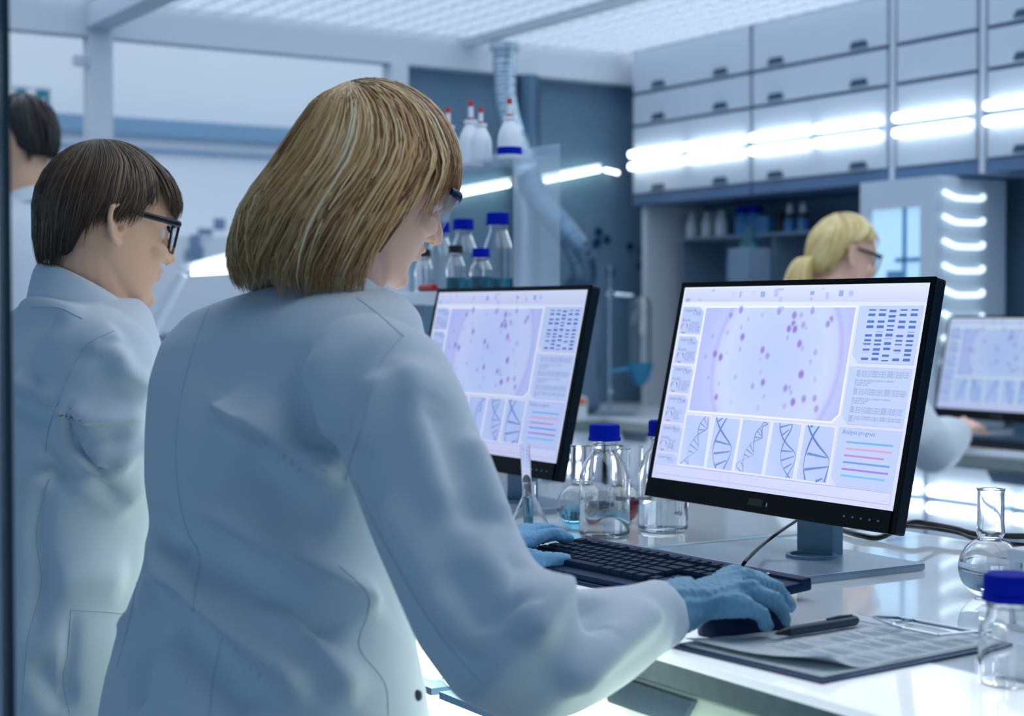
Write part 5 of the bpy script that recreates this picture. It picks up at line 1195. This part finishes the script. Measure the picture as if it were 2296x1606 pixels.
# ================================================================== the man at the microscope
YM = rad(4); SM = .96
HM_ = head_frame(388, 584, 2.6, YM, rad(13), SM); OM = HM_.translation.copy()
pm = empty('person', (.70, 2.42, 0), 'person with short brown hair, black glasses and white coat at the microscope', 'person')
nb = at(205, 690, d=2.53)
SHR, ELR, WRR = at(228, 812, d=2.36), at(248, 1075, d=2.36), at(480, 985, d=2.62)
SHL = nb + Vector((-.06, .19, -.09)); ELL = Vector((.86, 2.72, .98)); WRL = Vector((1.03, 2.74, 1.0))
b = head_mb(HM_, True, SM); T_ = lambda x, y, z: HM_ @ (Vector((x, y, z)) * SM)
b.tube(spline([T_(-.018, 0, -.0), T_(-.022, 0, -.05), (nb + OM) / 2 + Vector((-.01, 0, -.03)), nb, nb - Vector((.03, 0, .08))], 10), [.056, .058, .059, .059, .058, .059, .061, .066, .07, .08], 20)
b.rings([fring(nb - Vector((.02, 0, .06)), .1, .07, rad(5)), fring(at(150, 860, d=2.5), .15, .095, rad(5)), fring(at(135, 1100, d=2.48), .145, .1, rad(5)), fring(at(130, 1500, d=2.46), .15, .1, rad(5)), fring(at(130, 1640, d=2.46), .14, .1, rad(5))])
for (S_, E_, W2) in ((SHR, ELR, WRR), (SHL, ELL, WRL)): b.tube(spline([S_, E_, W2], 10), [.046, .042, .038, .035, .032, .028, .024, .024, .025, .028], 14)
for Wp, sy in ((WRR, -1), (WRL, 1)):          # hands resting at the microscope
    fx, lf = Vector((1, 0, -.1)).normalized(), Vector((0, 1, 0))
    Kk = [Wp + fx * .085 - lf * sy * (.03 - .02 * i) for i in range(4)]; Pp = [k + fx * .035 + Vector((0, 0, -.004)) for k in Kk]; Tt = [p_ + fx * .025 + Vector((0, 0, -.02)) for p_ in Pp]
    hm = hand_mb(Wp + fx * .015, Kk, Pp, Tt, [Wp + fx * .02 - lf * sy * .02, Wp + fx * .05 - lf * sy * .045, Wp + fx * .09 - lf * sy * .055], .009); b.add(hm.v, hm.f)
bm_ = remesh(b, .0032, 4); carve_face(bm_, HM_, SM); body = link('body', bm_, 'skin_tan', pm); eyes(HM_, SM, body)
lev = [(.128, -.006, .004, .004), (.125, -.004, .026, .022), (.114, .002, .054, .045), (.095, .010, .08, .066), (.07, .010, .098, .079), (.042, .008, .108, .086), (.014, .001, .111, .088), (-.014, -.006, .105, .086), (-.045, -.012, .094, .078), (-.075, -.018, .082, .066)]
def endm(az, r):
    a = abs(az); j = (r.uniform(-.012, .012) if r else 0)
    if a < rad(40): return .028 + j * 1.3
    if a < rad(75): return .028 + .012 * (a - rad(40)) / rad(35) + j
    if a < rad(105): return .012 + j * .7
    if a < rad(140): return .02 - .07 * (a - rad(105)) / rad(35) + j
    return -.052 + j
hair(pm, HM_, SM, YM, lev, 4500, endm, 'hair_brown', 'hair_under_brown', width=.0017, swirl=.25, seed=11, fringe=lambda az: -.35 if abs(az) < rad(60) else .8, curl=-.02, lift=(.92, 1.02))
spectacles(HM_, SM, pm, 'frame_black')
c = MB()
rg = [((205, 668), 2.53, .074, .07, 4), ((180, 698), 2.525, .125, .1, 4), ((170, 745), 2.52, .172, .105, 5), ((156, 810), 2.51, .196, .122, 5), ((146, 900), 2.50, .200, .132, 5), ((140, 1020), 2.49, .194, .136, 5), ((136, 1150), 2.48, .186, .136, 5), ((134, 1270), 2.47, .184, .136, 5), ((132, 1400), 2.46, .192, .142, 5),
      ((132, 1606), 2.46, .204, .152, 5), ((132, 2000), 2.46, .218, .165, 5), ((132, 2300), 2.46, .226, .172, 5)]
c.rings([fring(at(p[0], p[1], d=d_), a, b2, rad(yw)) for (p, d_, a, b2, yw) in rg])
arm(c, [SHR + Vector((-.012, .09, .0)), SHR, SHR * .5 + ELR * .5 + Vector((-.01, -.004, 0)), ELR, ELR * .5 + WRR * .5, WRR], [.055, .074, .080, .081, .079, .077, .075, .073, .07, .066, .060, .054, .048, .044, .042, .041])
arm(c, [SHL + Vector((.0, -.05, .012)), SHL, SHL * .5 + ELL * .5, ELL, ELL * .5 + WRL * .5, WRL], [.074, .078, .077, .075, .072, .07, .068, .065, .06, .056, .052, .048, .044, .042, .041, .041])
cm = remesh(c, .007, 8, .55); cloth_noise(cm, .0018, 7, 8)
folds(cm, [([(120, 920), (180, 940), (260, 942), (330, 936)], .022, .012, .010), ([(130, 960), (200, 975), (300, 970)], .02, .02, -.006), ([(122, 905), (170, 980), (215, 1040), (250, 1070)], .016, .010, -.011), ([(150, 920), (205, 990), (255, 1060)], .02, .014, .008),
           ([(250, 770), (270, 830), (300, 860), (335, 890)], .02, .014, .009), ([(210, 800), (225, 770), (270, 745)], .02, .016, .006), ([(255, 1060), (290, 1020), (335, 990)], .016, .012, .008), ([(100, 1000), (125, 1060), (190, 1080), (300, 1150)], .016, .012, -.008),
           ([(20, 860), (80, 880), (140, 905)], .018, .012, .006), ([(20, 905), (80, 925), (120, 935)], .018, .014, -.005), ([(30, 690), (100, 690), (180, 715)], .02, .014, .006), ([(100, 1080), (80, 1200), (90, 1310), (60, 1450)], .016, .012, -.006), ([(115, 1300), (200, 1290), (290, 1300)], .03, .03, .006),
           ([(160, 1370), (152, 1470), (145, 1530), (155, 1600)], .010, .008, -.004), ([(70, 1480), (110, 1540), (150, 1590)], .02, .016, -.006), ([(30, 1075), (90, 1070), (130, 1060)], .014, .012, .006)]); cm = relax(cm, 3)
coat = link('lab_coat', cm, 'coat', pm)
seams(cm, [[(256, 742), (200, 770), (165, 820), (135, 890), (110, 960), (102, 1010)], [(110, 1075), (82, 1190), (92, 1310), (65, 1430), (50, 1600)], [(160, 1368), (152, 1470), (142, 1525), (158, 1602)], [(160, 1368), (230, 1372), (300, 1378)], [(70, 690), (130, 690), (185, 715)]], coat, .0008)
collar(coat, at(203, 678, d=2.53), .072, rad(4), .030, .50, .074, spread=.032, open_=.5)
obj('shirt_collar', MB().tube([nb + Vector((.072 * math.cos(a), .072 * math.sin(a), .012 - .045 * math.cos(a))) for a in np.linspace(-1.9, 1.9, 24)], .010, 8), 'shirt_dark', pm, True)
hipc = at(132, 1640, d=2.46)
for s in (-1, 1):
    f = Vector((.70, 2.42 + s * .11, 0)); obj('trouser_leg', leg_mb(hipc + Vector((0, s * .09, -.06)), Vector((.70, 2.42 + s * .11, .46)), f + Vector((0, 0, .07)), .09), 'trousers', pm, True)
shoes(pm, [(.70, 2.31, 0), (.70, 2.53, 0)], rad(2))
# ================================================================== two people farther back
HEADS = {}
def MhOf(p): return HEADS[p.name]
def back_person(label, nose, d, yaw, pitch, sc, hairf, coatrings, arms, skin, hands, feet, floor_yaw, neck):
    Mh = head_frame(*nose, d, yaw, pitch, sc); O = Mh.translation.copy(); p = empty('person', ((feet[0][0] + feet[1][0]) / 2, (feet[0][1] + feet[1][1]) / 2, 0), label, 'person')
    b = head_mb(Mh, True, sc); nbk = Vector(neck)
    b.tube(spline([Mh @ (Vector((-.018, 0, 0)) * sc), Mh @ (Vector((-.022, 0, -.05)) * sc), nbk, nbk - Vector((0, 0, .1))], 9), [.055, .057, .058, .058, .058, .06, .063, .07, .08], 18)
    b.rings([fring(q[0], q[1] * .8, q[2] * .75, q[3]) for q in coatrings[1:7]])
    for (S_, E_, W2) in arms: b.tube(spline([S_, E_, W2], 9), [.05, .046, .043, .04, .038, .035, .032, .029, .027], 12)
    for h in hands: b.add(h.v, h.f)
    m_ = remesh(b, .0052, 3); carve_face(m_, Mh, sc); body = link('body', m_, skin, p); eyes(Mh, sc, body)
    HEADS[p.name] = Mh; hairf(p, O)
    c = MB(); c.rings([fring(q[0], q[1], q[2], q[3]) for q in coatrings])
    for (S_, E_, W2) in arms: c.tube(spline([S_, S_ * .5 + E_ * .5, E_, E_ * .5 + W2 * .5, W2], 12), [.074, .076, .075, .074, .073, .073, .074, .074, .071, .065, .057, .048], 18)
    cm = remesh(c, .012, 6); cloth_noise(cm, .004, 7, 5); ct = link('lab_coat', cm, 'coat', p)
    collar(ct, nbk + Vector((0, 0, .0)), .07, yaw, .032, .35, .05)
    top = coatrings[-1][0]
    lf = Vector((-math.sin(floor_yaw), math.cos(floor_yaw), 0))
    for k, f in enumerate(feet):
        f = Vector(f); obj('trouser_leg', leg_mb(Vector((top.x, top.y, .8)) + lf * (.09 if k else -.09), f + Vector((0, 0, .45)), f + Vector((0, 0, .07)), .088), 'trousers', p, True)
    shoes(p, feet, floor_yaw); return p, Mh
def rings_for(O, yaw, lean, zs, base):
    """coat sections below the neck: lean = horizontal offset of the neck from the hips"""
    out = []
    for (z, a, b2) in zs:
        t = max(0, min(1, (z - .9) / (O.z - .9))); out.append((Vector((base.x + lean.x * t, base.y + lean.y * t, z)), a, b2, yaw))
    return out
# blonde at the far counter
YB = rad(-14); SB = .94
Ob = at(1893, 578, d=4.9)
noseB = Ob + Matrix.Rotation(YB, 3, 'Z') @ Matrix.Rotation(rad(16), 3, 'Y') @ (Vector((.122, 0, -.022)) * SB)
def to_px(p):
    v = p - CAMP; up = Vector((0, 0, math.cos(PITCH))) + FWD * math.sin(PITCH); fw = FWD * math.cos(PITCH) - Vector((0, 0, math.sin(PITCH))); dd = v.dot(fw)
    return CX + F * v.dot(RGT) / dd, CY - F * v.dot(up) / dd, v.x * FWD.x + v.y * FWD.y
qx, qy, qd = to_px(noseB)
nk = Ob + Vector((-.06, .01, -.17)); base = Vector((Ob.x - .16, Ob.y + .04, 0)); lean = Vector((nk.x - base.x, nk.y - base.y, 0))
rb = rings_for(nk, YB, lean, [(nk.z + .02, .07, .065), (nk.z - .02, .12, .08), (nk.z - .06, .17, .1), (nk.z - .13, .185, .115), (nk.z - .26, .175, .12), (1.0, .165, .12), (.85, .19, .14), (.45, .21, .16)], base)
rB = Vector((math.sin(YB), -math.cos(YB), 0))
SHB = nk + rB * .165 + Vector((.01, 0, -.09)); WRB = at(2146, 972, d=4.86); ELB = at(2080, 1000, d=4.60)
fx = (at(2215, 950, d=5.05) - WRB).normalized(); up_ = Vector((0, 0, 1)); lf = up_.cross(fx).normalized()
Kk = [WRB + fx * .09 + lf * (.03 - .02 * i) + up_ * (.022 - .004 * i) for i in range(4)]; Pp = [k + fx * .036 + up_ * (.004 - .004 * i) for i, k in enumerate(Kk)]; Tt = [q + fx * .028 - up_ * .026 for q in Pp]
hb_ = hand_mb(WRB + fx * .015, Kk, Pp, Tt, [WRB + fx * .02 + lf * .02, WRB + fx * .06 + lf * .05, WRB + fx * .1 + lf * .055], .009)
SHB2 = nk - rB * .165 + Vector((.01, 0, -.09)); ELB2 = SHB2 + Vector((.1, .03, -.24)); WRB2 = Vector((3.83, 3.72, .93))
levB = [(.118, -.02, .004, .004), (.112, -.018, .04, .034), (.09, -.014, .075, .062), (.06, -.012, .098, .08), (.025, -.012, .106, .086), (-.01, -.02, .1, .084), (-.04, -.03, .085, .075), (-.06, -.035, .075, .066)]
def endB(az, r):
    a = abs(az); j = r.uniform(-.008, .008) if r else 0
    return (.045 if a < rad(60) else .045 - .06 * min(1, (a - rad(60)) / rad(40))) + j if a < rad(100) else -.045 + j
def hairB(p, O):
    h = hair(p, MhOf(p), SB, YB, levB, 900, endB, 'hair_pale', 'hair_under_pale', width=.004, swirl=.9, seed=21, curl=0, lift=(.95, 1.01))
    m_ = MB(); r = random.Random(4); Rz = Matrix.Rotation(YB, 3, 'Z')
    for i in range(90):
        a = r.uniform(0, 6.28); q = r.random() ** .5; o_ = Vector((math.cos(a), math.sin(a), 0)) * q
        P = [Vector((-.098, 0, .0)) + o_ * .012, Vector((-.135, 0, -.015)) + o_ * .026, Vector((-.155, .0, -.08)) + o_ * .036, Vector((-.15, 0, -.16)) + o_ * .032, Vector((-.14, 0, -.22)) + o_ * .012]
        m_.tube([Rz @ v + O for v in spline(P, 12)], [.004, .006, .007, .007, .007, .007, .007, .006, .006, .005, .004, .001], 6)
    pt_ = obj('ponytail', m_, 'hair_pale', h, True); ta = pt_.data.attributes.new('tone', 'FLOAT', 'POINT'); ta.data.foreach_set('value', np.repeat(np.random.RandomState(2).rand(90), len(pt_.data.vertices) // 90).astype(np.float32))
    obj('hair_tie', MB().tube([Rz @ Vector((-.104, .014 * math.cos(t), -.002 + .014 * math.sin(t))) + O for t in np.linspace(0, 6.2832, 16)], .004, 6), 'shirt_dark', h, True)
pb, MhB = back_person('person with pale blonde ponytail in a white coat at the far counter', (qx, qy), qd, YB, rad(16), SB, hairB, rb, [(SHB, ELB, WRB), (SHB2, ELB2, WRB2)], 'skin', [hb_], [(base.x + .04, base.y - .1, 0), (base.x + .06, base.y + .12, 0)], YB, nk)
spectacles(MhB, SB, pb, 'frame_black')
# dark-haired man at the left edge
YD = rad(122); SD = 1.0
Od = at(46, 322, d=4.72); noseD = Od + Matrix.Rotation(YD, 3, 'Z') @ Matrix.Rotation(rad(6), 3, 'Y') @ Vector((.122, 0, -.022)); qx, qy, qd = to_px(noseD)
nk = Od + Vector((.0, -.02, -.175)); base = Vector((Od.x + .01, Od.y - .02, 0)); lean = Vector((nk.x - base.x, nk.y - base.y, 0))
rb = rings_for(nk, YD, lean, [(nk.z + .03, .075, .07), (nk.z - .01, .13, .085), (nk.z - .06, .19, .11), (nk.z - .14, .215, .125), (nk.z - .3, .205, .13), (1.1, .185, .125), (.9, .195, .135), (.5, .21, .15)], base)
rD = Vector((math.sin(YD), -math.cos(YD), 0))
levD = [(.136, -.012, .004, .004), (.13, -.01, .045, .04), (.108, -.006, .085, .07), (.075, -.004, .108, .087), (.03, -.006, .114, .09), (0, -.012, .112, .089), (-.03, -.016, .102, .08), (-.06, -.02, .09, .07)]
endD = lambda az, r: (.05 if abs(az) < rad(70) else (.01 if abs(az) < rad(110) else -.05)) + (r.uniform(-.006, .006) if r else 0)
back_person('person with short dark hair in a white coat facing away at the left edge', (qx, qy), qd, YD, rad(6), SD, lambda p, O: hair(p, MhOf(p), SD, YD, levD, 900, endD, 'hair_dark', 'hair_under_brown', width=.0035, swirl=.3, seed=31, curl=0, lift=(.94, 1.0)), rb,
            [(nk + rD * .185 + Vector((0, 0, -.1)), nk + rD * .24 + Vector((-.03, .03, -.38)), nk + rD * .2 + Vector((-.12, .16, -.58))), (nk - rD * .185 + Vector((0, 0, -.1)), nk - rD * .24 + Vector((-.03, .03, -.38)), nk - rD * .2 + Vector((-.12, .16, -.58)))], 'skin_tan', [], [(base.x - .1, base.y - .05, 0), (base.x + .1, base.y + .06, 0)], YD, nk)
